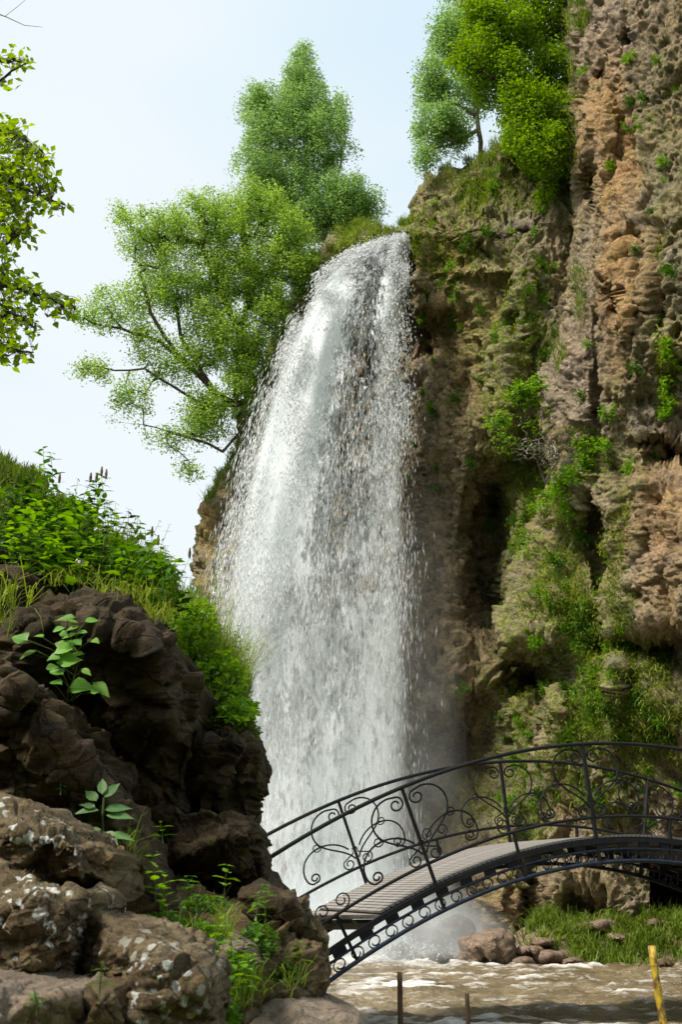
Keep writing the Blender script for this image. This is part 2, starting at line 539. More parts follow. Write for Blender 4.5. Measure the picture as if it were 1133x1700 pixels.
M['ground'] = mat_plain('grassy_ground', (.05, .07, .02), (.12, .13, .05), .4, .95, .1, 0, .3)
M['flower'] = mat_plain('white_petals', (.6, .6, .52), (.8, .8, .74), 30., .7)
M['seed'] = mat_plain('brown_seed_head', (.05, .03, .015), (.14, .08, .04), 40., .8)

# ------------------------------------------------------------------ cliffs
def rbf(ctrl):
    C = np.array(ctrl, float)
    X = C[:, :2] / 300.
    def k(r2): return r2 * np.log(r2 + 1e-6)
    D = ((X[:, None] - X[None]) ** 2).sum(-1)
    n = len(X)
    A = np.zeros((n + 3, n + 3))
    A[:n, :n] = k(D) + np.eye(n) * .02
    A[:n, n] = 1; A[:n, n + 1:] = X; A[n, :n] = 1; A[n + 1:, :n] = X.T
    w = np.linalg.solve(A, np.concatenate([C[:, 2], [0, 0, 0]]))
    def f(px, py):
        x = np.stack([px, py], -1) / 300.
        out = w[n] + x[..., 0] * w[n + 1] + x[..., 1] * w[n + 2]
        for i in range(n):
            out = out + w[i] * k(((x - X[i]) ** 2).sum(-1))
        return out
    return f

def gauss(px, py, feats):
    s = 0
    for (x, y, rx, ry, d) in feats:
        q = ((px - x) / rx) ** 2 + ((py - y) / ry) ** 2
        s = s + d * np.exp(-q * q * .7 - q * .3)
    return s

def cliff(name, edge, xright, ys, ncol, ctrl, feats, seed, amp, lobes, masks, wrap=26):
    e = np.array(edge, float)
    o = np.argsort(e[:, 1]); e = e[o]
    rows = np.arange(ys[0], ys[1], ys[2], dtype=float)
    xl = np.interp(rows, e[:, 1], e[:, 0])
    s = np.linspace(0, 1, ncol)
    px = xl[:, None] + (xright - xl)[:, None] * s[None]
    py = rows[:, None] + 0 * px
    Y = rbf(ctrl)(px, py) + gauss(px, py, feats)
    # rounding of the free edge and the part that turns away behind it
    d = (px - xl[:, None])
    Y = Y + 1.1 * (1 - np.sqrt(1 - (1 - np.clip(d / 70., 0, 1)) ** 2))
    P = at(px, py, Y)
    k = np.arange(wrap, 0, -1) / wrap
    W = P[:, :1] + np.stack([1.3 * k ** 2 * 2.5, 9.0 * k ** 1.4, -.2 * k], -1)[None]
    P = np.concatenate([W, P], 1)
    px = np.concatenate([np.repeat(px[:, :1], wrap, 1), px], 1)
    py = np.concatenate([np.repeat(py[:, :1], wrap, 1), py], 1)
    N = grid_normals(P)
    if N[:, wrap:, 1].mean() > 0: N = -N
    Q = P + seed * 13.7
    warp = np.stack([perlin(Q * .8), perlin(Q * .8 + 40), perlin(Q * .8 + 80)], -1)
    Qw = Q + .45 * warp
    D = lobes * fbm(Qw * np.array([.42, .42, .20]), 3)
    fl = fbm(Qw * np.array([.85, .85, .16]), 5, .55, ridge=True)          # vertical flutes
    D = D + amp * 1.0 * (fl - .3)
    pl = planes(Qw * np.array([1.0, 1.0, .55]), seed=seed)
    D = D + amp * .42 * pl + amp * .20 * planes(Qw * np.array([2.6, 2.6, 1.6]) + 5, seed=seed + 3)
    mid = fbm(Qw * np.array([2.4, 2.4, 1.5]) + 3, 5, .66)
    D = D + amp * .62 * mid
    pit = worley(Q * np.array([3.4, 3.4, 2.6]) + .25 * warp + 9)
    pm = smooth(-.05, .4, perlin(Q * .55 + 20))
    D = D - amp * .80 * smooth(.34, .14, pit[0]) * pm * (pit[2] > .35)
    pit2 = worley(Q * np.array([8.5, 8.5, 7.0]) + 3)
    D = D - amp * .34 * smooth(.36, .16, pit2[0]) * smooth(-.05, .4, perlin(Q * .9 + 55))
    hole = smooth(.30, .08, worley(Qw * np.array([1.5, 1.5, .85]) + 31)[0])
    D = D - amp * 1.3 * hole * smooth(.05, .4, perlin(Q * .5 + 7))
    D = D + amp * .40 * fbm(Q * 5.5, 4, .72)
    P2 = P + N * D[..., None]
    ms = masks(px, py, P2, N, D)
    at_ = {k_: v.reshape(-1) for k_, v in ms.items()}
    me = mesh(name, P2.reshape(-1, 3), grid_faces(*P2.shape[:2])[:, ::-1], True, at_)
    o = link(name, me, None, M['cliff'])
    tag(o, kind='structure')
    def find(x, y):
        r = int(np.clip(round((y - ys[0]) / ys[2]), 0, len(rows) - 1))
        c = int(np.clip(round((x - xl[r]) / (xright - xl[r]) * (ncol - 1)), 0, ncol - 1)) + wrap
        return P2[r, c], N[r, c]
    return o, find, P2, N

EDGE_A = [(352, 1700), (350, 1400), (352, 1060), (338, 1000), (326, 930), (322, 885), (340, 835), (365, 790), (392, 745), (412, 690), (428, 640), (438, 590),
          (462, 545), (485, 500), (512, 470), (540, 430), (560, 402), (610, 388), (684, 384), (692, 372), (692, 318), (716, 298), (745, 286), (800, 262),
          (832, 243), (900, 215), (960, 180), (1000, 100)]
CTRL_A = [(330, 900, 24.8), (400, 1000, 24.2), (360, 1300, 24.5), (450, 700, 25.2), (540, 460, 25.4), (620, 400, 24.2), (690, 380, 24.0), (600, 600, 25.8),
          (600, 900, 25.9), (560, 1250, 25.3), (600, 1560, 24.6), (450, 1600, 25.0), (740, 330, 23.9), (760, 500, 23.6), (720, 640, 24.7), (720, 900, 24.6), (740, 1150, 24.0),
          (700, 1450, 23.8), (800, 700, 23.0), (800, 950, 24.2), (820, 1250, 23.2), (850, 1500, 21.8), (760, 1560, 23.2), (830, 260, 23.2), (900, 300, 21.8), (940, 500, 20.8),
          (900, 700, 21.2), (900, 900, 22.2), (900, 1150, 21.5), (950, 1450, 20.2), (1000, 300, 20.8), (1000, 900, 21.), (1040, 1550, 19.8), (860, 420, 22.2), (690, 1590, 24.0)]
FEAT_A = [(735, 560, 55, 60, 1.0), (810, 900, 30, 120, 2.4), (835, 820, 22, 60, 1.6), (790, 1225, 62, 75, 1.5), (755, 1290, 75, 80, .9), (600, 425, 60, 16, 1.0), (805, 1010, 40, 50, 1.0), (900, 1110, 60, 45, 1.6),
          (880, 760, 50, 60, .9), (840, 640, 14, 150, -.5), (870, 500, 13, 120, -.4), (770, 380, 40, 40, -.5), (850, 1450, 18, 110, -.6), (880, 1500, 20, 60, .9),
          (930, 1500, 14, 70, -.7), (680, 470, 12, 60, .8), (730, 1080, 45, 200, -.4), (800, 450, 60, 12, -.45), (720, 505, 40, 10, -.5), (960, 1520, 60, 40, 1.0)]

def masks_a(px, py, P, N, D):
    n = fbm(P * .6 + 5, 3)
    n2 = fbm(P * 1.7 + 25, 3)
    wet = smooth(770, 700, px + 60 * n) * smooth(400, 470, py) * smooth(455, 520, px + 30 * n) * .9 + .25 * smooth(700, 950, py) * smooth(850, 760, px)
    wet = np.clip(wet - .45 * smooth(.0, .5, n2) * (px > 690), 0, 1)
    moss = gauss(px, py, [(450, 600, 80, 100, .5), (620, 390, 110, 25, .9), (720, 400, 70, 120, .6), (860, 600, 70, 170, 1.), (820, 300, 60, 60, .8), (780, 380, 70, 90, .6), (860, 850, 40, 180, 1.), (380, 900, 60, 80, .35),
                          (860, 1150, 50, 180, .9), (880, 1380, 50, 90, .9), (780, 1330, 80, 60, .5), (560, 1500, 60, 60, .2), (400, 760, 60, 60, .8), (890, 1260, 30, 120, .8)])
    moss = np.clip(moss + .20 + .6 * n2, 0, 1)
    och = np.clip(gauss(px, py, [(345, 870, 22, 40, 1.), (480, 470, 20, 30, .7), (770, 540, 70, 160, .4), (760, 1050, 80, 200, .28), (720, 430, 60, 60, .4), (890, 1490, 80, 70, .4)]) + .25 * n, 0, 1)
    pale = np.clip(gauss(px, py, [(740, 1000, 90, 300, .25), (900, 1450, 40, 80, .5), (890, 480, 40, 120, .4)]) + .15 * n, 0, 1)
    return dict(wet=wet, moss=moss, ochre=och, pale=pale)

CTRL_A = [(x, y, d + (1.2 if x > 880 else 0)) for x, y, d in CTRL_A]
cliffA, findA, PA, NA = cliff('waterfall_cliff', EDGE_A, 1080, (90, 1690, 2.25), 330, CTRL_A, FEAT_A, 1, .42, .55, masks_a)

EDGE_B = [(930, -260), (948, -100), (958, 0), (953, 60), (950, 130), (953, 250), (965, 320), (976, 372), (970, 420), (957, 470), (938, 560), (908, 615), (902, 662), (925, 700),
          (928, 760), (912, 820), (886, 880), (860, 940), (845, 1000), (836, 1045), (850, 1068), (900, 1088), (926, 1130), (906, 1200), (898, 1300), (905, 1400), (918, 1450), (940, 1500), (950, 1600), (950, 1700)]
CTRL_B = [(955, -200, 19.0), (955, 100, 19.3), (970, 370, 19.4), (905, 650, 19.2), (840, 1040, 18.9), (900, 1250, 19.6), (915, 1450, 19.4), (1050, -200, 17.2), (1050, 100, 17.6), (1050, 370, 17.7),
          (1040, 650, 17.6), (1000, 900, 18.0), (1000, 1000, 17.9), (1030, 1250, 18.1), (1040, 1420, 18.0), (1133, -200, 16.6), (1133, 200, 16.8), (1133, 560, 16.8), (1133, 700, 16.8), (1133, 1250, 17.2), (1133, 1420, 17.2),
          (1110, 880, 15.7), (1110, 800, 15.9), (1125, 1000, 15.9), (1280, 0, 15.6), (1280, 700, 15.6), (1280, 1300, 16.2), (1420, 200, 14.6), (1420, 1300, 15.4), (1050, 1560, 18.6), (1133, 1560, 18.0), (1400, 1560, 16)]
FEAT_B = [(1100, 1480, 130, 48, 4.2), (985, 310, 13, 45, 1.3), (1050, 400, 18, 14, 1.4), (1020, 500, 12, 22, 1.1), (1130, 760, 50, 22, 1.6), (1090, 735, 35, 9, 1.0), (890, 1112, 60, 40, 2.2), (1045, 65, 10, 12, 1.), (1000, 130, 10, 10, .7),
          (1125, 620, 14, 24, 1.0), (1022, 560, 14, 26, -.0), (1000, 220, 22, 90, -.35), (1040, 480, 14, 90, -.45), (1060, 850, 12, 120, -.35), (990, 700, 8, 160, .4), (960, 980, 40, 50, -.35), (1060, 1075, 60, 22, 1.5), (1130, 1090, 60, 50, 1.2),
          (1000, 960, 12, 60, .6), (985, 870, 12, 50, .5), (1020, 1100, 10, 120, -.45), (1100, 470, 14, 70, .6), (1085, 470, 9, 40, -.4), (930, 1180, 12, 60, -.4), (1000, 1300, 60, 100, -.3)]

def _noop(): pass

def masks_b(px, py, P, N, D):
    n = fbm(P * .7 + 15, 3)
    n2 = fbm(P * 1.9 + 35, 3)
    moss = gauss(px, py, [(960, 1000, 130, 150, .8), (1030, 1180, 130, 130, 1.), (980, 1330, 90, 130, .8), (880, 960, 50, 130, .9), (1010, 780, 90, 60, .5), (1110, 600, 40, 100, .6), (1120, 300, 60, 150, .4), (1100, 130, 60, 100, .3), (1040, 850, 30, 100, .3)])
    moss = np.clip(moss + .6 * n2 + .03, 0, 1)
    och = np.clip(gauss(px, py, [(1010, 190, 42, 150, 1.), (1040, 300, 30, 120, .7), (1050, 460, 50, 90, .7), (1100, 860, 60, 130, 1.), (1110, 1000, 40, 70, .5), (1020, 520, 30, 120, .5), (1120, 1200, 60, 40, .2)]) + .5 * n2 - .1, 0, 1)
    pale = np.clip(gauss(px, py, [(1000, 60, 60, 70, .6), (960, 620, 60, 130, .6), (1080, 100, 80, 140, .35), (1090, 950, 60, 130, .45), (900, 1000, 50, 80, .5), (1040, 1280, 120, 120, .7), (980, 860, 60, 60, .5), (1120, 690, 40, 40, .6)]) + .5 * n, 0, 1)
    return dict(wet=0 * px, moss=moss, ochre=och, pale=pale)

CTRL_B = [(x, y, d + (.8 if y < 700 else 1.8) + (1.3 if y > 1390 else 0)) for x, y, d in CTRL_B]
cliffB, findB, PB, NB = cliff('overhanging_cliff', EDGE_B, 1470, (-260, 1690, 2.25), 250, CTRL_B, FEAT_B, 2, .40, .40, masks_b)

def on_cliff(px, py):
    e = np.array(sorted(EDGE_B, key=lambda q: q[1]))
    if px > np.interp(py, e[:, 1], e[:, 0]) + 3: return findB(px, py)
    return findA(px, py)

# ------------------------------------------------------------------ ground and river
def ground():
    nx, ny = 240, 240
    x = np.sign(np.linspace(-1, 1, nx)) * np.abs(np.linspace(-1, 1, nx)) ** 3 * 900
    y = np.sign(np.linspace(-1, 1, ny)) * np.abs(np.linspace(-1, 1, ny)) ** 3 * 900 + 8
    X, Yy = np.meshgrid(x, y)
    Z = -2.4 + .25 * fbm(np.stack([X * .3, Yy * .3, 0 * X], -1), 3)
    # the near bank under and behind the camera, with unseen hillsides added left and behind to block sky light
    Z += smooth(9.5, 6.0, Yy) * .9
    left = smooth(-2.2, -7.5, X + .10 * (Yy - 8)) * smooth(12, 7.5, Yy)
    Z += left * 4.2 + smooth(-8, -40, X) * smooth(40, 5, Yy) * 14
    Z += smooth(-6, -50, Yy) * 16
    Z += smooth(16, 60, X) * smooth(12, -20, Yy) * 12
    P = np.stack([X, Yy, Z], -1)
    o = link('ground', mesh('ground', P.reshape(-1, 3), grid_faces(ny, nx)[:, ::-1] if False else grid_faces(ny, nx), True), None, M['ground'])
    tag(o, kind='structure')
ground()

WZ = -1.35
def river():
    xs = np.linspace(-6, 17, 430)
    ys = np.linspace(8.2, 25.2, 330)
    X, Yy = np.meshgrid(xs, ys)
    Q = np.stack([X * .55, Yy * 1.15, 0 * X], -1)
    wv = fbm(Q * .9 + 3, 4, .5)
    rd = fbm(Q * 1.5 + 11, 4, .55, ridge=True)
    h = .15 * wv + .13 * (rd - .4) + .06 * fbm(Q * 5, 3)
    d = np.hypot((X + .1) / 2.8, (Yy - 21.2) / 1.5)
    splash = np.exp(-d * d)
    h = h + .22 * splash * (fbm(Q * 4, 3) + .3)
    P = np.stack([X, Yy, WZ + h], -1)
    foam = .46 * smooth(.40, .80, rd) + .34 * smooth(.0, .45, wv) + .75 * splash + .14 * np.exp(-((X - 1) / 5) ** 2) + .12 * smooth(.1, .5, fbm(Q * .45 + 50, 3))
    o = link('river', mesh('river', P.reshape(-1, 3), grid_faces(330, 430), True, dict(foam=foam.ravel())), None, M['river'])
    tag(o, kind='structure')
river()

# ------------------------------------------------------------------ rocks
def poly_inside(x, y, poly):
    ins = np.zeros(x.shape, bool)
    n = len(poly)
    for i in range(n):
        x0, y0 = poly[i]; x1, y1 = poly[(i + 1) % n]
        if y0 == y1: continue
        c = ((y0 > y) != (y1 > y)) & (x < (x1 - x0) * (y - y0) / (y1 - y0) + x0)
        ins ^= c
    return ins

def poly_near(x, y, poly):
    best = np.full(x.shape, 1e9); bx = x.copy(); by = y.copy()
    n = len(poly)
    for i in range(n):
        x0, y0 = poly[i]; x1, y1 = poly[(i + 1) % n]
        dx, dy = x1 - x0, y1 - y0
        t = np.clip(((x - x0) * dx + (y - y0) * dy) / (dx * dx + dy * dy + 1e-9), 0, 1)
        qx, qy = x0 + t * dx, y0 + t * dy
        d = np.hypot(x - qx, y - qy)
        m = d < best
        best = np.where(m, d, best); bx = np.where(m, qx, bx); by = np.where(m, qy, by)
    return best, bx, by

def rock(name, outline, inner, thick, mat, step=3.0, bevel=16, bev_d=None, rough=.03, nsc=2.0, facet=.05, seed=0,
         lichen=None, label=None, cat='rock', group=None, kind=None, wob=5):
    """a stone: its seen outline, the depth of its corners and ridges, and a real back side"""
    pts = [(p[0], p[1]) for p in outline] + [(p[0], p[1]) for p in inner]
    dep = np.array([p[2] for p in outline] + [p[2] for p in inner], float)
    n = len(outline)
    vs, es, fs, ov, oe, of = delaunay_2d_cdt([Vector(p) for p in pts], [(i, (i + 1) % n) for i in range(n)], [], 1, 1e-4)
    od = [dep[o_[0]] if len(o_) else dep.mean() for o_ in ov]
    poly = []
    r_ = random.Random(seed)
    for i in range(n):
        a = outline[i]; b = outline[(i + 1) % n]
        L = math.hypot(b[0] - a[0], b[1] - a[1]); m = max(1, int(L / 12))
        for k in range(m):
            t = k / m
            x_, y_ = a[0] + (b[0] - a[0]) * t, a[1] + (b[1] - a[1]) * t
            nv = perlin(np.array([[x_ * .04 + seed, y_ * .04, seed * 3.3]]))[0] * wob
            poly.append((x_ - (b[1] - a[1]) / L * nv, y_ + (b[0] - a[0]) / L * nv))
    P0 = np.array(poly)
    x0, y0 = P0.min(0) - step; x1, y1 = P0.max(0) + 2 * step
    gx, gy = np.meshgrid(np.arange(x0, x1, step), np.arange(y0, y1, step))
    ins = poly_inside(gx, gy, poly)
    cell = ins[:-1, :-1] | ins[1:, :-1] | ins[1:, 1:] | ins[:-1, 1:]
    keep = np.zeros_like(ins)
    keep[:-1, :-1] |= cell; keep[1:, :-1] |= cell; keep[1:, 1:] |= cell; keep[:-1, 1:] |= cell
    dist, bx, by = poly_near(gx, gy, poly)
    gx = np.where(keep & ~ins, bx, gx); gy = np.where(keep & ~ins, by, gy)
    dist = np.where(ins, dist, 0)
    Yd = np.full(gx.shape, np.nan)
    for f in fs:
        if len(f) != 3: continue
        (ax, ay), (bx_, by_), (cx, cy) = vs[f[0]], vs[f[1]], vs[f[2]]
        det = (by_ - cy) * (ax - cx) + (cx - bx_) * (ay - cy)
        if abs(det) < 1e-9: continue
        l1 = ((by_ - cy) * (gx - cx) + (cx - bx_) * (gy - cy)) / det
        l2 = ((cy - ay) * (gx - cx) + (ax - cx) * (gy - cy)) / det
        l3 = 1 - l1 - l2
        m = (l1 > -.001) & (l2 > -.001) & (l3 > -.001)
        Yd = np.where(m, l1 * od[f[0]] + l2 * od[f[1]] + l3 * od[f[2]], Yd)
    # fill cells just outside with the nearest outline depth
    op = np.array([(p[0], p[1]) for p in outline]); odp = np.array([p[2] for p in outline])
    w_ = 1.0 / (((gx[..., None] - op[:, 0]) ** 2 + (gy[..., None] - op[:, 1]) ** 2) + 4.0) ** 1.5
    Yo = (w_ * odp).sum(-1) / w_.sum(-1)
    Yd = np.where(np.isnan(Yd), Yo, Yd)
    for _ in range(2):                                       # soften the ridges a little
        Yd[1:-1, 1:-1] = (Yd[1:-1, 1:-1] * 2 + Yd[:-2, 1:-1] + Yd[2:, 1:-1] + Yd[1:-1, :-2] + Yd[1:-1, 2:]) / 6
    bd = thick * .22 if bev_d is None else bev_d
    e_ = 1 - np.clip(dist / bevel, 0, 1)
    Yf = Yd + bd * (1 - np.sqrt(1 - e_ ** 2 * .999))
    Pf = at(gx, gy, Yf)
    maxd = max(dist[ins].max(), 1)
    prof = np.sqrt(1 - (1 - np.clip(dist / maxd, 0, 1)) ** 2)
    # back: drawn in towards the middle as it goes away
    cxm, cym = gx[ins].mean(), gy[ins].mean()
    Pb = Pf + np.stack([0 * prof, thick * prof, 0 * prof], -1)
    Nf = grid_normals(Pf)
    if Nf[..., 1][ins].mean() > 0: Nf = -Nf
    def disp(P, N):
        Q = P + seed * 7.7
        w = np.stack([perlin(Q * nsc), perlin(Q * nsc + 31), perlin(Q * nsc + 62)], -1)
        Qw = Q + w * .3 / nsc
        w1, w2, wi = worley(Qw * nsc * 1.2)
        Q2 = Q + w * .12 / nsc
        tl = np.array([[1, 0, .25], [0, 1, .1], [-.35, 0, 1.]]).T
        d = facet * 1.5 * planes((Q2 @ tl) * nsc * np.array([.55, .55, .95]), seed=seed) + facet * .45 * planes(Q2 @ tl * nsc * np.array([1.6, 1.6, 3.2]), seed=seed + 5)
        d = d + facet * .12 * planes(Q2 @ tl * nsc * 6, seed=seed + 9)
        cr_ = smooth(.10, .0, w2 - w1)
        d = d - facet * .5 * cr_
        d0 = d.copy()
        for _ in range(1):
            d[1:-1, 1:-1] = (d[1:-1, 1:-1] * 2 + d[:-2, 1:-1] + d[2:, 1:-1] + d[1:-1, :-2] + d[1:-1, 2:]) / 6
        d = d + facet * .22 * planes(Q2 @ tl * nsc * np.array([5., 5., 9.]), seed=seed + 13)
        d = d + rough * 1.1 * fbm(Q * nsc * 4, 5, .7)
        d = d + rough * .8 * (fbm(Q2 @ tl * nsc * np.array([.8, .8, 7.]), 4, .6, ridge=True) - .4)
        d = d * (.45 + .55 * smooth(0, bevel * 1.5, dist))
        return P + N * d[..., None]
    Pf2 = disp(Pf, Nf)
    idx = np.full(gx.shape, -1); kk = np.argwhere(keep); idx[keep] = np.arange(len(kk))
    nf = len(kk)
    q = np.stack([idx[:-1, :-1], idx[1:, :-1], idx[1:, 1:], idx[:-1, 1:]], -1)[cell]
    vf = Pf2[keep]
    # boundary verts are shared with the back
    bnd = (~ins & keep)[keep]
    bi = np.where(bnd, np.arange(nf), -1)
    inner_i = np.where(~bnd)[0]
    bi[inner_i] = nf + np.arange(len(inner_i))
    vb = (Pb + (Pf2 - Pf))[keep][inner_i]
    qb = bi[q][:, ::-1]
    allv = np.concatenate([vf, vb]); allf = np.concatenate([q, qb])
    li = np.zeros(len(allv))
    if lichen:
        lx = np.concatenate([gx[keep], gx[keep][inner_i]]); ly = np.concatenate([gy[keep], gy[keep][inner_i]])
        li = np.clip(gauss(lx, ly, lichen), 0, 1)
    base = allv[allv[:, 2].argmin()]
    c0 = np.array([allv[:, 0].mean(), allv[:, 1].mean(), allv[:, 2].min()])
    me = mesh(name, allv - c0, allf, True, dict(lichen=li))
    o = link(name, me, None, M[mat]); o.location = c0
    tag(o, label, cat if kind is None else None, group, kind)
    def find(x, y):
        c = int(np.clip(round((x - x0) / step), 0, gx.shape[1] - 1)); r = int(np.clip(round((y - y0) / step), 0, gx.shape[0] - 1))
        return Pf2[r, c], Nf[r, c]
    return o, find

# ---- the near left bank, its rocks from back to front
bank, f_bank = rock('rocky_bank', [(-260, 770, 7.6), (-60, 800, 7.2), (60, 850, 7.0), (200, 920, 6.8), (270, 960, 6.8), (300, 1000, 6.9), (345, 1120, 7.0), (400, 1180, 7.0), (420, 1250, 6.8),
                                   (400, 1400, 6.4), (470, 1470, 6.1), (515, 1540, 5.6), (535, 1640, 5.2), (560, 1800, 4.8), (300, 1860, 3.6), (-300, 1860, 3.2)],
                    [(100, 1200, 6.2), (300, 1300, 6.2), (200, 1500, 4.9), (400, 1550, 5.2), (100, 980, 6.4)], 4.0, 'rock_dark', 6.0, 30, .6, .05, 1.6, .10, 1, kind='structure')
R = {}
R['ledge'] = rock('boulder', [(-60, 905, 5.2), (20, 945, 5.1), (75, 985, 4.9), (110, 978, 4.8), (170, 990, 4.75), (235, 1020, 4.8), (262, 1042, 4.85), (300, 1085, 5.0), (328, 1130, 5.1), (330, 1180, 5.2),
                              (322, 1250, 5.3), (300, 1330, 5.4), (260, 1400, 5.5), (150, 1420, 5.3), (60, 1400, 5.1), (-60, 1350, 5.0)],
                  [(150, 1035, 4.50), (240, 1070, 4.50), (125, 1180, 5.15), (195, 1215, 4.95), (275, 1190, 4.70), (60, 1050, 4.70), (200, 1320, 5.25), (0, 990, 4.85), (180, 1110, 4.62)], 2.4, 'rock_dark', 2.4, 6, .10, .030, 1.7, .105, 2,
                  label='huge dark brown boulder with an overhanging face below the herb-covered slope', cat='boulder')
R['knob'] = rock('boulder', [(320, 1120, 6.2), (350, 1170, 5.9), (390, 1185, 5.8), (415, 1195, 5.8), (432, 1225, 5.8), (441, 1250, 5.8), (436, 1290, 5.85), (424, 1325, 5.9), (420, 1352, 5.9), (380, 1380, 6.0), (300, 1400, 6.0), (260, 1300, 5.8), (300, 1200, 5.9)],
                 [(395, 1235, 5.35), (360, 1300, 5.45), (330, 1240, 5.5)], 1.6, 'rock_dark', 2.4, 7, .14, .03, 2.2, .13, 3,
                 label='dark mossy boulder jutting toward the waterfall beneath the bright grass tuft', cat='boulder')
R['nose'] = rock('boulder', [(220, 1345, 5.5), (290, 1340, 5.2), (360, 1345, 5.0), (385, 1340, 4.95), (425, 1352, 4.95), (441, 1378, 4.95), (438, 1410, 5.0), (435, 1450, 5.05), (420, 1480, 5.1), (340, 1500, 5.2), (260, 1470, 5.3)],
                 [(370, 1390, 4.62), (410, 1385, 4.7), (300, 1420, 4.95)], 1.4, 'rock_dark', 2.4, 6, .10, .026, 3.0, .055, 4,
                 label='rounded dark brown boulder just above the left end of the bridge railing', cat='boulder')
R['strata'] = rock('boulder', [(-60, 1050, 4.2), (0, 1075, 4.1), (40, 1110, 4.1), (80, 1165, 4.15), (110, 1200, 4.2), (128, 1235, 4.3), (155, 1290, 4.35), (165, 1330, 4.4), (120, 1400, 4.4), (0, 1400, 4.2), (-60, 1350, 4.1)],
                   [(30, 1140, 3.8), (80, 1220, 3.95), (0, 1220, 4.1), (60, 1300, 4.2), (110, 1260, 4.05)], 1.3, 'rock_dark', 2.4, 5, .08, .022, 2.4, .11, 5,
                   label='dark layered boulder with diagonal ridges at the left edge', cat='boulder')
R['mid1'] = rock('rock', [(120, 1230, 4.5), (165, 1255, 4.4), (215, 1330, 4.4), (240, 1400, 4.4), (270, 1450, 4.3), (280, 1520, 4.3), (200, 1540, 4.2), (150, 1440, 4.3)],
                 [(190, 1360, 4.2), (220, 1440, 4.15)], .7, 'rock_dark', 3, 10, .15, .015, 3., .04, 6, label='narrow brown rock ridge behind the large-leaved plant', cat='rock')
R['slope'] = rock('boulder', [(280, 1440, 5.0), (330, 1450, 4.9), (400, 1475, 4.8), (440, 1465, 4.75), (480, 1485, 4.7), (505, 1520, 4.6), (515, 1560, 4.5), (532, 1640, 4.4), (540, 1720, 4.3), (420, 1760, 4.0), (240, 1760, 3.8), (180, 1620, 3.9), (200, 1500, 4.4)],
                  [(330, 1540, 4.3), (420, 1550, 4.3), (450, 1500, 4.45), (400, 1640, 4.0), (480, 1580, 4.35), (300, 1600, 4.0)], 1.6, 'rock', 2.6, 8, .12, .022, 2.4, .12, 7,
                  label='sloping brown boulder grown over with small herbs below the bridge end', cat='boulder')
R['lip'] = rock('rock', [(400, 1480, 4.55), (430, 1470, 4.45), (475, 1490, 4.4), (504, 1520, 4.4), (514, 1560, 4.42), (500, 1600, 4.5), (440, 1580, 4.5), (405, 1530, 4.5)],
                [(460, 1520, 4.22)], .6, 'rock_dark', 2.6, 12, .15, .015, 3.5, .04, 8, label='dark rounded rock touching the lower arch of the bridge', cat='rock')
R['slab'] = rock('rock_slab', [(-60, 1295, 3.5), (0, 1325, 3.35), (60, 1345, 3.3), (130, 1372, 3.25), (180, 1400, 3.25), (191, 1418, 3.2), (188, 1470, 3.25), (196, 1500, 3.3), (150, 1500, 3.3), (70, 1470, 3.1), (-60, 1430, 3.1)],
                 [(60, 1385, 3.0), (125, 1405, 2.98), (128, 1440, 2.95), (0, 1370, 3.05), (150, 1450, 3.1)], .9, 'rock', 2.0, 5, .06, .012, 3.6, .040, 9,
                 lichen=[(20, 1380, 60, 50, .9), (100, 1400, 50, 30, .5)], label='lichen-spotted stone slab topmost of the pile in the lower left corner', cat='rock')
R['block'] = rock('rock', [(-60, 1415, 3.1), (0, 1425, 3.0), (60, 1450, 2.9), (100, 1470, 2.85), (138, 1490, 2.8), (142, 1520, 2.85), (132, 1570, 2.9), (125, 1620, 2.95), (140, 1650, 3.0), (60, 1670, 2.8), (-60, 1660, 2.7)],
                  [(50, 1490, 2.68), (110, 1510, 2.70), (60, 1600, 2.68), (0, 1520, 2.7), (112, 1580, 2.74)], .9, 'rock', 2.0, 5, .05, .010, 4.0, .032, 10,
                  lichen=[(60, 1530, 95, 110, 1.)], label='square stone block covered in white lichen patches beneath the slab', cat='rock')
R['block2'] = rock('rock', [(135, 1480, 3.1), (170, 1520, 2.95), (215, 1535, 2.9), (265, 1560, 2.8), (310, 1590, 2.75), (338, 1620, 2.7), (352, 1680, 2.75), (365, 1760, 2.8), (200, 1760, 2.6), (130, 1700, 2.8), (130, 1600, 3.0)],
                   [(180, 1560, 2.75), (260, 1590, 2.6), (320, 1640, 2.58), (230, 1680, 2.52), (170, 1640, 2.8)], .9, 'rock', 2.0, 5, .05, .010, 4.0, .032, 11,
                   lichen=[(250, 1640, 80, 70, .75), (180, 1590, 30, 30, .3)], label='dark stone block with grey lichen right of the white-patched block', cat='rock')
R['foot1'] = rock('rock', [(-60, 1605, 2.6), (0, 1622, 2.5), (60, 1640, 2.45), (130, 1645, 2.4), (138, 1670, 2.45), (140, 1720, 2.5), (-60, 1720, 2.2)],
                  [(60, 1665, 2.28), (0, 1650, 2.25)], .6, 'rock_pale', 2.4, 8, .08, .008, 5., .02, 12, label='flat tan rock in the very bottom left corner', cat='rock')
R['foot2'] = rock('rock', [(120, 1640, 2.6), (150, 1628, 2.5), (190, 1640, 2.45), (205, 1665, 2.45), (215, 1720, 2.5), (120, 1740, 2.4)],
                  [(165, 1665, 2.32)], .5, 'rock', 2.4, 8, .08, .008, 5., .02, 13, label='small mossy rock between the tan corner rock and the grey-lichened block', cat='rock')
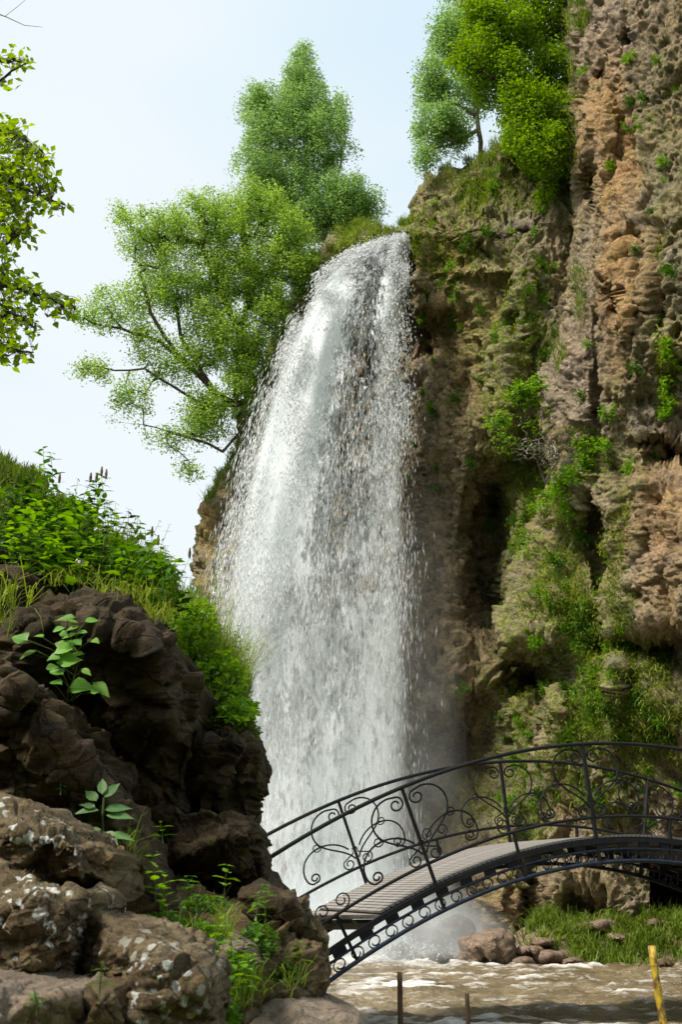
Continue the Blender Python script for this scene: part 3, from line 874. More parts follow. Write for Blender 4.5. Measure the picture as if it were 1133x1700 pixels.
R['toe'] = rock('boulder', [(400, 1690, 4.0), (450, 1650, 4.1), (500, 1640, 4.2), (540, 1655, 4.2), (575, 1675, 4.1), (608, 1700, 4.0), (640, 1740, 3.9), (640, 1800, 3.8), (400, 1800, 3.6)],
                [(500, 1680, 3.85), (550, 1700, 3.8)], .8, 'rock_pale', 2.6, 16, .18, .012, 2.2, .03, 14, label='smooth tan boulder at the foot of the bank beside the water', cat='boulder')
R['small1'] = rock('rock', [(345, 1560, 3.95), (385, 1548, 3.9), (425, 1570, 3.9), (440, 1600, 3.95), (400, 1620, 3.9), (355, 1600, 3.9)], [(390, 1580, 3.78)], .3, 'rock_pale', 2.6, 10, .08, .01, 5., .02, 15,
                   label='small pinkish stone among the herbs on the sloping boulder', cat='rock')

# ---- stones across the water
R['river'] = rock('boulder', [(757, 1604, 19.8), (770, 1580, 19.7), (763, 1562, 19.8), (790, 1552, 19.8), (835, 1545, 19.9), (853, 1555, 19.9), (857, 1580, 19.9), (850, 1602, 19.8), (820, 1616, 19.7), (780, 1616, 19.6)],
                  [(785, 1572, 19.2), (815, 1562, 19.3), (822, 1578, 19.3), (800, 1600, 19.4)], 1.2, 'rock_river', 1.8, 8, .2, .05, .9, .12, 16, wob=2,
                  label='large reddish brown boulder at the water edge beside the waterfall', cat='boulder')
for i, (x, y, w, h, Yd) in enumerate([(665, 1582, 30, 20, 22.4), (720, 1566, 46, 26, 22.9), (700, 1595, 50, 12, 22.2), (735, 1598, 34, 14, 22.0), (640, 1560, 26, 18, 23.2), (758, 1545, 40, 24, 23.0), (690, 1540, 30, 18, 23.4)]):
    rr = random.Random(i + 50); Yd -= 2.1
    ol = [(x + w * math.cos(a) * rr.uniform(.85, 1.1), y - h * math.sin(a) * rr.uniform(.85, 1.15), Yd) for a in np.linspace(0, 2 * PI, 9)[:-1]]
    labs = ['small wet dark rock nearest the foot of the falling water', 'broad wet dark rock in the mist behind the river boulder', 'low dark rock at the waterline left of the river boulder',
            'flat wet stone touching the left foot of the river boulder', 'half hidden dark rock deep in the spray', 'wet dark rock above and behind the river boulder', 'wet rock at the cliff foot in the mist']
    rock('rock', ol, [(x, y - h * .3, Yd - .35)], .7, 'rock_wet', 2.4, 8, .15, .06, 1.2, .12, 20 + i, wob=2, label=labs[i], cat='rock')
bankstones = [(880, 1580, 26, 14, 20.9), (915, 1590, 30, 12, 20.4), (866, 1598, 22, 9, 20.9), (950, 1597, 22, 9, 20.0), (975, 1608, 26, 9, 19.5), (905, 1566, 22, 12, 21.2), (998, 1538, 42, 16, 19.6), (1085, 1536, 44, 14, 18.6), (1105, 1603, 26, 14, 18.2), (1030, 1560, 26, 12, 18.9)]
blab = ['tan stone right beside the large river boulder', 'flat ochre stone at the waterline between boulder and grass', 'small stone at the right foot of the river boulder', 'low stone where the right grass bank meets the water', 'wet stone in front of the right grass bank',
        'ochre stone against the cliff foot behind the waterline stones', 'long grey-brown rock lying in the grass under the bridge', 'pale flat rock in the grass near the right edge', 'dark rock at the water by the yellow pole', 'small rock half buried in the right grass bank']
for i, (x, y, w, h, Yd) in enumerate(bankstones):
    rr = random.Random(i + 150); Yd = 19.5 + (1600 - y) * .018
    ol = [(x + w * math.cos(a) * rr.uniform(.85, 1.1), y - h * math.sin(a) * rr.uniform(.8, 1.15), Yd) for a in np.linspace(0, 2 * PI, 9)[:-1]]
    rock('rock', ol, [(x, y - h * .3, Yd - .35)], .6, 'rock_river' if i != 8 else 'rock', 2.4, 7, .12, .04, 1.4, .08, 40 + i, wob=2, label=blab[i], cat='rock')

def bank_right():
    nx, ny = 200, 90
    X, Yy = np.meshgrid(np.linspace(2.0, 16, nx), np.linspace(15.5, 26, ny))
    edge = 19.3 + .15 * np.sin(X * 1.7) - .15 * smooth(5, 10, X)
    Z = -1.9 + 1.25 * smooth(-.7, 1.9, Yy - edge) + .12 * fbm(np.stack([X, Yy, 0 * X], -1) * 1.4, 4)
    Z -= smooth(4.0, 2.6, X) * .7
    P = np.stack([X, Yy, Z], -1)
    o = link('river_bank', mesh('river_bank', P.reshape(-1, 3), grid_faces(ny, nx), True, dict(lichen=np.zeros(nx * ny))), None, M['rock_river'])
    tag(o, kind='structure')
    def z(x, y): 
        c = int(np.clip((x - 2) / 14 * (nx - 1), 0, nx - 1)); r = int(np.clip((y - 15.5) / 10.5 * (ny - 1), 0, ny - 1)); return Z[r, c]
    return z
bank_z = bank_right()

# ------------------------------------------------------------------ leaves, grass
def leaf_cloud(C, size, rng, tilt=.6, aspect=.62, droop=.25):
    """one mesh of small folded leaves at the points C"""
    n = len(C)
    size = np.broadcast_to(size, (n,)) * rng.uniform(.65, 1.25, n)
    d = rng.normal(size=(n, 3)); d[:, 2] = d[:, 2] * tilt - droop
    d /= np.linalg.norm(d, axis=1)[:, None]
    up = rng.normal(size=(n, 3)) * .55 + np.array([0, 0, 1.])
    s = np.cross(d, up); s /= np.linalg.norm(s, axis=1)[:, None] + 1e-9
    nn = np.cross(s, d)
    L = size[:, None]
    base = C
    left = C + d * L * .45 + s * L * aspect * .5 + nn * L * .10
    right = C + d * L * .45 - s * L * aspect * .5 + nn * L * .10
    tip = C + d * L
    v = np.stack([base, left, tip, right], 1).reshape(-1, 3)
    f = np.arange(n * 4).reshape(-1, 4)
    r = np.repeat(np.clip(rng.normal(.5, .28, n), 0, 1), 4)
    return v, f, r

def blades(B, L, w, rng, lean, bend, tint=None):
    """grass: each blade three joined pieces bending over"""
    n = len(B)
    L = np.broadcast_to(L, (n,)) * rng.uniform(.5, 1.3, n)
    az = rng.uniform(0, 2 * PI, n)
    side = np.stack([np.cos(az), np.sin(az), 0 * az], -1)
    h = np.stack([-np.sin(az), np.cos(az), 0 * az], -1)
    d0 = np.array(lean)[None] + rng.normal(size=(n, 3)) * .28
    d0 /= np.linalg.norm(d0, axis=1)[:, None]
    b = rng.uniform(.4, 1.4, n)[:, None] * bend
    g = np.array([0, 0, -1.])
    p0 = B
    d1 = d0 + h * .3 * b + g * .35 * b; d1 /= np.linalg.norm(d1, axis=1)[:, None]
    d2 = d1 + h * .3 * b + g * .8 * b; d2 /= np.linalg.norm(d2, axis=1)[:, None]
    p1 = p0 + d0 * (L * .4)[:, None]; p2 = p1 + d1 * (L * .35)[:, None]; p3 = p2 + d2 * (L * .3)[:, None]
    W = (w * rng.uniform(.6, 1.3, n))[:, None] * side
    v = np.stack([p0 - W, p0 + W, p1 - W * .9, p1 + W * .9, p2 - W * .6, p2 + W * .6, p3 - W * .08, p3 + W * .08], 1).reshape(-1, 3)
    i = np.arange(n)[:, None] * 8
    f = np.concatenate([i + np.array([0, 1, 3, 2]), i + np.array([2, 3, 5, 4]), i + np.array([4, 5, 7, 6])])
    r = np.repeat(np.clip(rng.normal(.5, .28, n) if tint is None else tint + rng.normal(0, .15, n), 0, 1), 8)
    return v, f, r

def segs_mesh(name, A, B, ra, rb, n=5):
    A = np.asarray(A, float); B = np.asarray(B, float)
    t = B - A; t /= np.linalg.norm(t, axis=1)[:, None] + 1e-9
    up = np.where(np.abs(t[:, 2:3]) > .9, np.array([[1., 0, 0]]), np.array([[0, 0, 1.]]))
    a = np.cross(t, up); a /= np.linalg.norm(a, axis=1)[:, None] + 1e-9
    b = np.cross(t, a)
    th = np.arange(n) * 2 * PI / n
    off = a[:, None] * np.cos(th)[None, :, None] + b[:, None] * np.sin(th)[None, :, None]
    v = np.concatenate([A[:, None] + off * np.asarray(ra)[:, None, None], B[:, None] + off * np.asarray(rb)[:, None, None]], 1)
    k = np.arange(n); kn = (k + 1) % n
    q = np.stack([k, kn, kn + n, k + n], -1)
    f = (np.arange(len(A)) * 2 * n)[:, None, None] + q[None]
    return mesh(name, v.reshape(-1, 3), f.reshape(-1, 4), True)

def tree(name, label, cat, limbs, blobs, ntips, nleaf, lsize, leafmat, barkmat, seed, group=None, base=None, spread=.32, twig=.006, stuffname='crown', droop=.35, maxrad=.2):
    rng = np.random.default_rng(seed)
    nodes, par, limb = [], [], []
    for lb in limbs:                                    # (px,py,Y) polyline; starts from nearest node when not first
        pts = [at(*map(float, p[:3])) for p in lb]
        for i, p in enumerate(pts):
            if i == 0:
                if nodes and np.min(np.linalg.norm(np.array(nodes) - p, axis=1)) < .4:
                    last = int(np.argmin(np.linalg.norm(np.array(nodes) - p, axis=1)))
                else:
                    nodes.append(p); par.append(-1); last = len(nodes) - 1
                continue
            m = max(1, int(np.linalg.norm(p - nodes[last]) / .35))
            a = nodes[last]
            for k in range(1, m + 1):
                q = a + (p - a) * k / m + (rng.normal(0, .02, 3) if k < m else 0)
                nodes.append(q); par.append(last); last = len(nodes) - 1
    tips = []
    tot = sum(b[6] for b in blobs)
    for (px, py, Yd, rx, ry, rz, w) in blobs:
        n = int(ntips * w / tot)
        u = rng.normal(size=(n, 3)); u /= np.linalg.norm(u, axis=1)[:, None]
        u *= (rng.random(n) ** .45)[:, None]
        c = at(float(px), float(py), float(Yd)); sc = Yd / F * 1.03
        wob = 1 + .45 * perlin(u * 1.9 + seed + px * .13)[:, None]
        tips.append(c + u * wob * np.array([rx * sc, rz, ry * sc]))
    tips = np.concatenate(tips)
    N0 = np.array(nodes)
    dd = np.array([np.min(np.linalg.norm(N0 - t, axis=1)) for t in tips])
    tips = tips[np.argsort(dd)]
    root = N0[0]
    arr = np.zeros((len(N0) + len(tips) * 5, 3)); arr[:len(N0)] = N0; cnt = len(N0)
    tipidx = []
    rootd = np.zeros(len(arr)); rootd[:cnt] = np.linalg.norm(N0 - root, axis=1)
    for t in tips:
        d = np.linalg.norm(arr[:cnt] - t, axis=1)
        j = int(np.argmin(d + .12 * np.maximum(0, rootd[:cnt] - np.linalg.norm(t - root)) ))
        L = d[j]
        m = int(min(4, max(1, round(L / .28))))
        a = arr[j]; prev = j
        bow = rng.normal(0, .07 * L, 3) + np.array([0, 0, .10 * L])
        for k in range(1, m + 1):
            s = k / m
            q = a + (t - a) * s + bow * 4 * s * (1 - s)
            arr[cnt] = q; par.append(prev); prev = cnt; rootd[cnt] = np.linalg.norm(q - root); cnt += 1
        tipidx.append(prev)
    arr = arr[:cnt]; par_a = np.array(par)
    wgt = np.zeros(cnt)
    for i in tipidx: wgt[i] += 1
    order = np.arange(cnt)[::-1]
    for i in order:
        if par_a[i] >= 0: wgt[par_a[i]] += max(wgt[i], .3)
    rad = np.minimum(twig * np.sqrt(np.maximum(wgt, .6)), maxrad)
    ch = np.where(par_a >= 0)[0]
    big = rad[ch] > twig * 3.0
    o = empty(name, tuple(base if base is not None else root), (0, 0, 0), label, cat, group)
    off = np.array(o.location)
    for nm, sel, ns in (('trunk', big, 7), ('twigs', ~big, 3)):
        c_ = ch[sel]
        if len(c_) == 0: continue
        me = segs_mesh(nm, arr[par_a[c_]] - off, arr[c_] - off, rad[par_a[c_]] * .97 if nm == 'trunk' else np.minimum(rad[par_a[c_]], twig * 2.5), rad[c_], ns)
        pt = link(nm, me, o, M[barkmat])
        if nm == 'twigs': pt['kind'] = 'stuff'
    fine = ch[~big]
    at_tip = np.array(tipidx)
    src = np.concatenate([np.repeat(at_tip, 3), fine])
    pick = rng.choice(src, nleaf)
    pp = arr[par_a[pick]]; s = rng.random(nleaf)[:, None]
    g_ = rng.normal(0, 1, (nleaf, 3)); g_ *= np.minimum(1, 1.6 / (np.linalg.norm(g_, axis=1)[:, None] + 1e-6))
    C = arr[pick] * s + pp * (1 - s) + g_ * spread * .36
    v, f, r = leaf_cloud(C, lsize, rng, droop=droop)
    me = mesh(stuffname, v - off, f, False, dict(rnd=r))
    cr_ = link(stuffname, me, o, M[leafmat]); cr_['kind'] = 'stuff'
    return o

# leaning tree on the left cliff edge
tree('leaning_birch_tree', 'leaning green tree spreading out leftwards from the left edge of the waterfall cliff', 'tree',
     [[(432, 660, 25.6), (392, 672, 25.2), (355, 650, 24.9), (318, 612, 24.7), (262, 565, 24.5), (200, 545, 24.4), (150, 535, 24.3)],
      [(318, 612, 24.7), (290, 580, 24.4), (250, 520, 24.2), (235, 460, 24.1)],
      [(355, 650, 24.9), (300, 560, 25.0), (290, 500, 25.2)],
      [(392, 672, 25.2), (335, 675, 24.7), (285, 640, 24.5), (240, 612, 24.4), (190, 615, 24.3), (140, 605, 24.3)],
      [(415, 700, 25.2), (370, 750, 24.7), (320, 728, 24.5), (260, 710, 24.4), (190, 700, 24.3)],
      [(392, 672, 25.2), (400, 560, 25.4), (360, 470, 25.2), (330, 400, 25.0)],
      [(400, 560, 25.4), (420, 460, 25.6), (400, 380, 25.6)]],
     [(340, 380, 25, 90, 65, 1.3, 7), (250, 395, 24.7, 70, 60, 1.1, 4.2), (270, 470, 24.7, 60, 60, 1.1, 2.6), (230, 560, 24.5, 60, 40, 1., 1.2), (420, 350, 25.6, 80, 60, 1.2, 6), (420, 450, 25.4, 100, 70, 1.2, 9), (330, 480, 25, 80, 60, 1.2, 5.5), (370, 560, 25, 70, 70, 1.1, 7), (480, 400, 25.6, 55, 60, 1., 5), (500, 450, 25.7, 34, 40, .8, 3), (450, 520, 25.3, 44, 55, .8, 4.5), (420, 590, 25.2, 34, 50, .7, 3), (225, 500, 24.4, 75, 40, 1., 2.2), (200, 365, 24.6, 22, 26, .5, .35),
      (160, 520, 24.3, 50, 28, .7, 1.1), (150, 615, 24.3, 40, 22, .6, .7), (220, 660, 24.4, 70, 35, .8, 1.1), (340, 690, 24.8, 50, 55, .9, 4.0), (280, 730, 24.5, 50, 20, .6, .6), (320, 780, 24.4, 22, 26, .4, .4), (290, 600, 24.6, 70, 45, .9, 2.0), (400, 640, 25, 40, 50, .8, 2.5)],
     3200, 112000, .072, 'leaf_birch', 'bark_dark', 11, 'birch trees on the cliff top', maxrad=.085, twig=.0040, spread=.42)
# tall slender tree behind
tree('tall_birch_tree', 'tall slender pale green tree rising highest against the sky behind the cliff rim', 'tree',
     [[(540, 420, 28.0), (530, 330, 28.0), (515, 230, 28.0), (505, 150, 28.0), (492, 90, 28.0)],
      [(530, 330, 28.0), (480, 260, 27.8), (445, 200, 27.7), (430, 150, 27.7)],
      [(500, 380, 28.0), (470, 310, 27.8), (455, 250, 27.6)],
      [(540, 400, 28), (560, 300, 28.2), (570, 240, 28.2)]],
     [(502, 96, 28, 22, 34, .5, 1.0), (500, 135, 28, 46, 48, .8, 3.2), (490, 185, 28, 86, 66, 1.1, 8), (445, 225, 27.8, 66, 60, 1.2, 5), (525, 240, 28, 72, 80, 1.3, 8), (430, 280, 27.8, 50, 50, 1.2, 3), (470, 310, 28, 75, 60, 1.3, 6), (580, 340, 28, 50, 55, 1.2, 4.5), (540, 370, 28, 80, 40, 1.2, 4.5), (425, 175, 27.8, 36, 40, .8, 2.2), (490, 340, 28, 60, 60, 1.1, 4), (560, 330, 28, 60, 50, 1.1, 3.5), (600, 350, 28, 44, 40, .8, 3), (560, 190, 28, 28, 50, .8, 1.6)],
     2600, 90000, .078, 'leaf_birch_pale', 'bark', 12, 'birch trees on the cliff top', maxrad=.055, spread=.44, twig=.0036)
# right top: birch with a white stem, and the lime green tree beside it
tree('white_stemmed_birch_tree', 'birch with a pale stem on the rock shoulder left of the lime green tree', 'tree',
     [[(798, 262, 24.6), (795, 215, 24.6), (790, 170, 24.6), (775, 100, 24.6), (765, 20, 24.6), (760, -60, 24.6)],
      [(790, 190, 24.6), (750, 170, 24.4), (715, 130, 24.3)],
      [(796, 225, 24.6), (750, 240, 24.3), (710, 250, 24.2)],
      [(780, 120, 24.6), (740, 60, 24.4), (730, 0, 24.4)]],
     [(735, 215, 24.3, 60, 50, .9, 5), (720, 140, 24.4, 42, 45, .9, 3.2), (750, 60, 24.5, 50, 60, 1., 5), (790, -30, 24.6, 80, 60, 1.2, 5), (780, 150, 24.6, 50, 60, 1., 2.6), (705, 265, 24.2, 24, 26, .5, .6), (790, 90, 24.6, 50, 60, 1., 4)],
     1100, 44000, .075, 'leaf_birch_pale', 'bark', 13, 'birch trees on the cliff top', maxrad=.07, spread=.45, twig=.004)
tree('lime_green_tree', 'lime green leafy tree leaning out from the gap beside the right cliff wall', 'tree',
     [[(905, 240, 21.8), (895, 180, 21.8), (870, 120, 21.7), (840, 60, 21.6), (820, -20, 21.6)],
      [(895, 180, 21.8), (860, 150, 21.4), (820, 130, 21.2), (780, 110, 21.2)],
      [(895, 180, 21.8), (915, 100, 21.8), (930, 20, 21.8)],
      [(900, 220, 21.8), (880, 190, 21.3), (850, 185, 21.1)]],
     [(790, 100, 21.4, 55, 50, .8, 4), (800, 30, 21.4, 50, 50, .8, 4), (850, 60, 21.5, 60, 60, 1.1, 6), (900, 30, 21.7, 60, 60, 1.2, 6), (850, -30, 21.6, 90, 50, 1.2, 5), (830, 130, 21.4, 55, 40, .9, 3.5), (910, 120, 21.6, 50, 60, 1., 5), (895, 195, 21.3, 66, 62, .9, 6), (870, 165, 21.3, 60, 50, .8, 4), (900, 250, 21.1, 54, 60, .7, 4.5), (865, 225, 21.2, 40, 30, .5, 1.5)],
     1600, 56000, .088, 'leaf_lime', 'bark_dark', 14, maxrad=.07, spread=.45, twig=.004)
# shrub leaning from the cleft between the two cliffs
def pt_c(px, py): return findA(px, py)[0]
tree('cliff_shrub', 'twiggy shrub leaning out of the mossy cleft between the two cliffs', 'shrub',
     [[(912, 770, 20.2), (885, 735, 19.8), (868, 705, 19.6), (862, 670, 19.5)], [(885, 735, 19.8), (850, 725, 19.5), (822, 712, 19.4)], [(868, 705, 19.6), (890, 670, 19.6)]],
     [(868, 655, 19.5, 28, 18, .4, 3), (895, 640, 19.5, 15, 20, .3, 1.0), (830, 700, 19.4, 28, 10, .4, .9), (840, 735, 19.4, 30, 22, .4, .6), (890, 700, 19.5, 35, 45, .4, .4)],
     260, 1700, .085, 'leaf_bright', 'bark_dark', 15, spread=.2, maxrad=.03)
tree('bare_twig_bush', 'grey nearly leafless bush below the green shrub on the cliff', 'shrub',
     [[(905, 800, 19.8), (895, 770, 19.5), (885, 745, 19.3)], [(900, 790, 19.6), (930, 760, 19.3)]],
     [(885, 745, 19.3, 45, 30, .4, 3), (915, 755, 19.3, 25, 30, .3, 2)], 240, 90, .06, 'leaf_herb', 'bark', 16, spread=.2, maxrad=.02)

# near tree on the left: only its outer boughs reach into the picture
def near_tree():
    rng = np.random.default_rng(21)
    root = at(-520., 1200., 7.5); root[2] = -1.2
    o = empty('overhanging_tree', tuple(root), (0, 0, 0), 'leafy branch ends of a near tree reaching in from the left edge against the sky', 'tree')
    A, B_, ra, rb = [], [], [], []
    twigs = []
    def limb(pts, r0, r1):
        P = [np.array(at(*map(float, p))) for p in pts]
        out = []
        for i in range(len(P) - 1):
            for k in range(4):
                a = P[i] + (P[i + 1] - P[i]) * k / 4; out.append(a)
        out.append(P[-1])
        out = np.array(out); out[1:-1] += rng.normal(0, .012, (len(out) - 2, 3))
        R_ = np.linspace(r0, r1, len(out))
        for i in range(len(out) - 1):
            A.append(out[i]); B_.append(out[i + 1]); ra.append(R_[i]); rb.append(R_[i + 1])
        return out
    tr = [tuple(root)]
    P0 = np.array([root, root + [.15, .05, 2.6], root + [.35, -.1, 5.2], root + [.5, -.2, 7.4]])
    for i in range(3): A.append(P0[i]); B_.append(P0[i + 1]); ra.append(.20 - .05 * i); rb.append(.15 - .05 * i)
    limbs = [[(-420, 300, 7.3), (-200, 240, 6.8), (-60, 210, 6.5), (20, 215, 6.3), (70, 250, 6.2)],
             [(-200, 240, 6.8), (-60, 290, 6.4), (20, 300, 6.3), (105, 345, 6.2)],
             [(-420, 460, 7.3), (-200, 430, 6.8), (-50, 400, 6.5), (10, 405, 6.3), (50, 380, 6.2)],
             [(-200, 430, 6.8), (-50, 470, 6.4), (40, 480, 6.3), (125, 512, 6.2)],
             [(-200, 520, 6.8), (-50, 530, 6.4), (20, 520, 6.3), (60, 545, 6.2)],
             [(-200, 560, 6.8), (-50, 560, 6.4), (10, 580, 6.3), (55, 585, 6.2)],
             [(-200, 150, 6.8), (-60, 140, 6.4), (0, 135, 6.3), (42, 105, 6.2)],
             [(-60, 100, 6.4), (10, 98, 6.3), (40, 100, 6.2)]]
    cuts = []
    for lb in limbs:
        c = limb(lb, .03, .005)
        twigs.append(c[len(c) // 2 - 1:]); cuts.append(len(c) - 1)
    tk = MB(); tk.tube(P0 - root, [.20, .16, .11, .06], 10); link('trunk', tk.mesh('trunk', True), o, M['bark_dark'])
    q = 3
    for n_ in cuts:
        link('bough', segs_mesh('bough', np.array(A[q:q + n_]) - root, np.array(B_[q:q + n_]) - root, ra[q:q + n_], rb[q:q + n_], 6), o, M['bark_dark']); q += n_
    # leaf clusters
    C = []
    spots = [(15, 100, 26, 12, 10), (38, 103, 10, 8, 8), (5, 130, 14, 14, 8), (20, 215, 26, 22, 30), (0, 250, 34, 40, 60), (40, 250, 26, 14, 22), (60, 275, 24, 24, 34), (20, 300, 36, 30, 60), (85, 300, 20, 16, 20), (35, 330, 38, 18, 38), (90, 342, 22, 8, 16), (0, 350, 30, 36, 50),
             (15, 385, 30, 16, 26), (45, 380, 18, 12, 14), (-5, 430, 26, 36, 40), (25, 470, 26, 22, 32), (60, 490, 26, 14, 22), (95, 500, 28, 12, 26), (100, 525, 22, 12, 14), (20, 520, 30, 22, 36), (50, 545, 14, 10, 10), (5, 560, 26, 20, 30), (38, 583, 20, 9, 14), (0, 590, 20, 12, 16), (-40, 300, 40, 100, 130), (-40, 480, 30, 90, 90)]
    for (x, y, rx, ry, n) in spots:
        for _ in range(int(n * 1.5)):
            a = rng.uniform(0, 2 * PI); q = math.sqrt(rng.random()) * 1.05
            C.append(at(x + rx * q * math.cos(a), y + ry * q * math.sin(a), 6.3 + rng.normal(0, .16)))
    C = np.array(C)
    T = np.concatenate(twigs)
    tw = []
    for c in C:
        j = np.argmin(np.linalg.norm(T - c, axis=1)); tw.append(T[j])
    tw = np.array(tw)
    link('twigs', segs_mesh('twigs', tw - root, C - root, np.full(len(C), .0030), np.full(len(C), .0014), 3), o, M['bark_dark'])['kind'] = 'stuff'
    # nearest 300 leaves in frame are separate; the rest is one mesh
    infr = C[:, 0] / C[:, 1] > -.335
    idx = np.where(infr)[0]; rng.shuffle(idx); sep = idx[:300]; rest = np.setdiff1d(np.arange(len(C)), sep)
    lv = [leaf_shape('leaf', .07, .055, rng, k) for k in range(6)]
    for i in sep:
        lo = link('leaf', lv[i % 6], o, M['leaf_fg'])
        lo.location = C[i] - root
        lo.rotation_euler = (rng.normal(0, .7) - .3, rng.normal(0, .6), rng.uniform(0, 2 * PI))
        s = rng.uniform(.7, 1.2); lo.scale = (s, s, s)
    allr = np.concatenate([rest, rng.choice(rest, int(len(rest) * .9))])
    v, f, r = leaf_cloud(C[allr] + rng.normal(0, .03, (len(allr), 3)), .065, rng, .6, .62)
    link('foliage', mesh('foliage', v - root, f, False, dict(rnd=r)), o, M['leaf_fg'])['kind'] = 'stuff'

def leaf_shape(name, L, W, rng, k=0, pts=5, mat='leaf_fg', cup=.12, tip=.5, rnd=None):
    """a leaf blade: midrib fold, pointed tip, short stalk"""
    t = np.linspace(0, 1, pts)
    w = W * .5 * np.sin(PI * t ** (.65 + .1 * (k % 3))) * (1 - .25 * t)
    w = w * (1 + (.035 if pts > 6 else 0) * np.cos(np.arange(pts) * PI))
    w[0] = .001; w[-1] = .0006
    y = t * L
    z = -cup * L * t ** 2 + .03 * L * math.sin(k * 1.7)
    cols = [np.stack([w * a, y + .03 * L * abs(a) * (1 - t), z + np.abs(w) * (.42 * abs(a) - .22 * a * a) + .05 * W * abs(a) * np.sin(5 * t + k + 2 * a)], -1) for a in (-1, -.5, 0, .5, 1)]
    v = np.concatenate(cols); n = pts
    f = []
    for c_ in range(4):
        for i in range(n - 1):
            f.append((c_ * n + i, (c_ + 1) * n + i, (c_ + 1) * n + i + 1, c_ * n + i + 1))
    r = (.15 + .7 * ((k * 37 % 11) / 10.)) if rnd is None else rnd
    me = mesh(name, v, f, True, dict(rnd=np.full(len(v), r)))
    me.materials.append(M[mat])
    return me
near_tree()

# a thin bare twig in the top left corner
tw = MB(); tw.tube([V(-40, 10, 6), V(10, 28, 6), V(40, 42, 6), V(70, 45, 6)], [.008, .004, .0025, .0012], 5); tw.tube([V(8, 27, 6), V(30, 10, 6), V(48, -6, 6)], [.0022, .0016, .001], 4)
tag(link('bare_twig', tw.mesh('bare_twig'), None, M['bark']), 'thin bare grey twig against the sky in the top left corner', 'twig')

# ------------------------------------------------------------------ growth on the cliffs
def scatter_grass(name, patches, n, L, w, mat, lean, bend, label_kind='stuff', finder=on_cliff, seed=1, jit=.05, tintf=None, outw=.3):
    rng = np.random.default_rng(seed)
    tot = sum(p[4] for p in patches)
    B, T, LE = [], [], []
    for (x, y, rx, ry, wt_) in patches:
        m = int(n * wt_ / tot)
        a = rng.uniform(0, 2 * PI, m); q = np.sqrt(rng.random(m)) * (1 + .3 * rng.normal(size=m) * .5)
        xs = x + rx * q * np.cos(a); ys = y + ry * q * np.sin(a)
        cl = perlin(np.stack([xs / 13., ys / 13., 0 * xs + seed], -1))
        tn = rng.normal(.5, .12)
        for xx, yy, c in zip(xs, ys, cl):
            if c < -.10 - .1 * rng.random(): continue
            p, nn = finder(xx, yy)
            B.append(p + nn * .02 + rng.normal(0, jit, 3)); T.append(tn + c * .7); LE.append(nn)
    B = np.array(B); LE = np.array(LE)
    v, f, r = blades(B, L, w, rng, lean, bend, np.array(T))
    o = link(name, mesh(name, v, f, False, dict(rnd=r)), None, M[mat])
    return tag(o, kind='stuff')

HANG = [(865, 560, 40, 60, 3), (880, 470, 40, 50, 2), (850, 640, 24, 70, 2), (845, 780, 16, 90, 3), (870, 850, 20, 80, 3), (885, 800, 30, 30, 2), (720, 420, 40, 30, 2), (790, 330, 30, 30, 2), (940, 850, 30, 40, 3), (930, 960, 40, 60, 4), (960, 1020, 40, 50, 4), (1010, 1100, 50, 70, 8), (1060, 1130, 50, 60, 8),
        (1000, 1190, 60, 40, 5), (1050, 1220, 60, 30, 4), (900, 990, 30, 50, 2), (960, 1200, 40, 40, 3), (1110, 1180, 40, 40, 3), (975, 880, 25, 40, 2), (1035, 900, 12, 60, 2), (1110, 620, 12, 60, 2.5), (1040, 1010, 30, 50, 3), (875, 1160, 14, 60, 2), (880, 1320, 24, 80, 2.5), (940, 1290, 40, 50, 2.5), (1110, 440, 12, 40, 1),
        (960, 720, 30, 12, 1), (1000, 1330, 50, 40, 2), (990, 760, 20, 30, 1.5), (840, 690, 30, 25, 1.5), (940, 330, 30, 50, 1.5), (870, 330, 40, 40, 1.2), (380, 770, 16, 40, 1.), (1090, 1260, 50, 40, 2.5), (730, 300, 40, 10, .6)]
scatter_grass('hanging_grass', HANG, 17000, .19, .008, 'grass_dry', (-.25, -.55, .2), 1.2, seed=31)
scatter_grass('cliff_moss_tufts', HANG + [(760, 480, 60, 120, 5), (700, 370, 30, 25, 2), (460, 600, 40, 80, 3), (640, 384, 80, 8, 3), (800, 1330, 60, 50, 3), (870, 720, 50, 60, 4)], 22000, .13, .012, 'moss', (-.2, -.7, .4), .7, seed=32)
RIM = [(570, 392, 40, 10, 3), (640, 380, 50, 8, 5), (610, 398, 60, 10, 4), (540, 440, 20, 20, 2), (790, 268, 40, 8, 3), (830, 262, 30, 20, 4), (800, 310, 40, 30, 3), (860, 235, 30, 12, 3), (740, 290, 30, 5, 1), (366, 790, 14, 34, 4), (350, 830, 10, 14, 1.5), (400, 720, 16, 40, 2), (970, 20, 12, 40, 3), (958, 120, 8, 60, 2), (962, 240, 6, 60, 1.2), (970, 480, 12, 60, 1.5), (930, 590, 12, 30, 1)]
scatter_grass('rim_grass', RIM, 14000, .26, .010, 'grass', (-.1, -.3, .9), 1.0, seed=33)
scatter_grass('lip_overhang_grass', [(690, 400, 8, 20, 1), (600, 404, 45, 6, 3), (560, 420, 14, 14, 1.5)], 1800, .35, .010, 'grass_dry', (-.1, -.6, -.3), 1.6, seed=34)

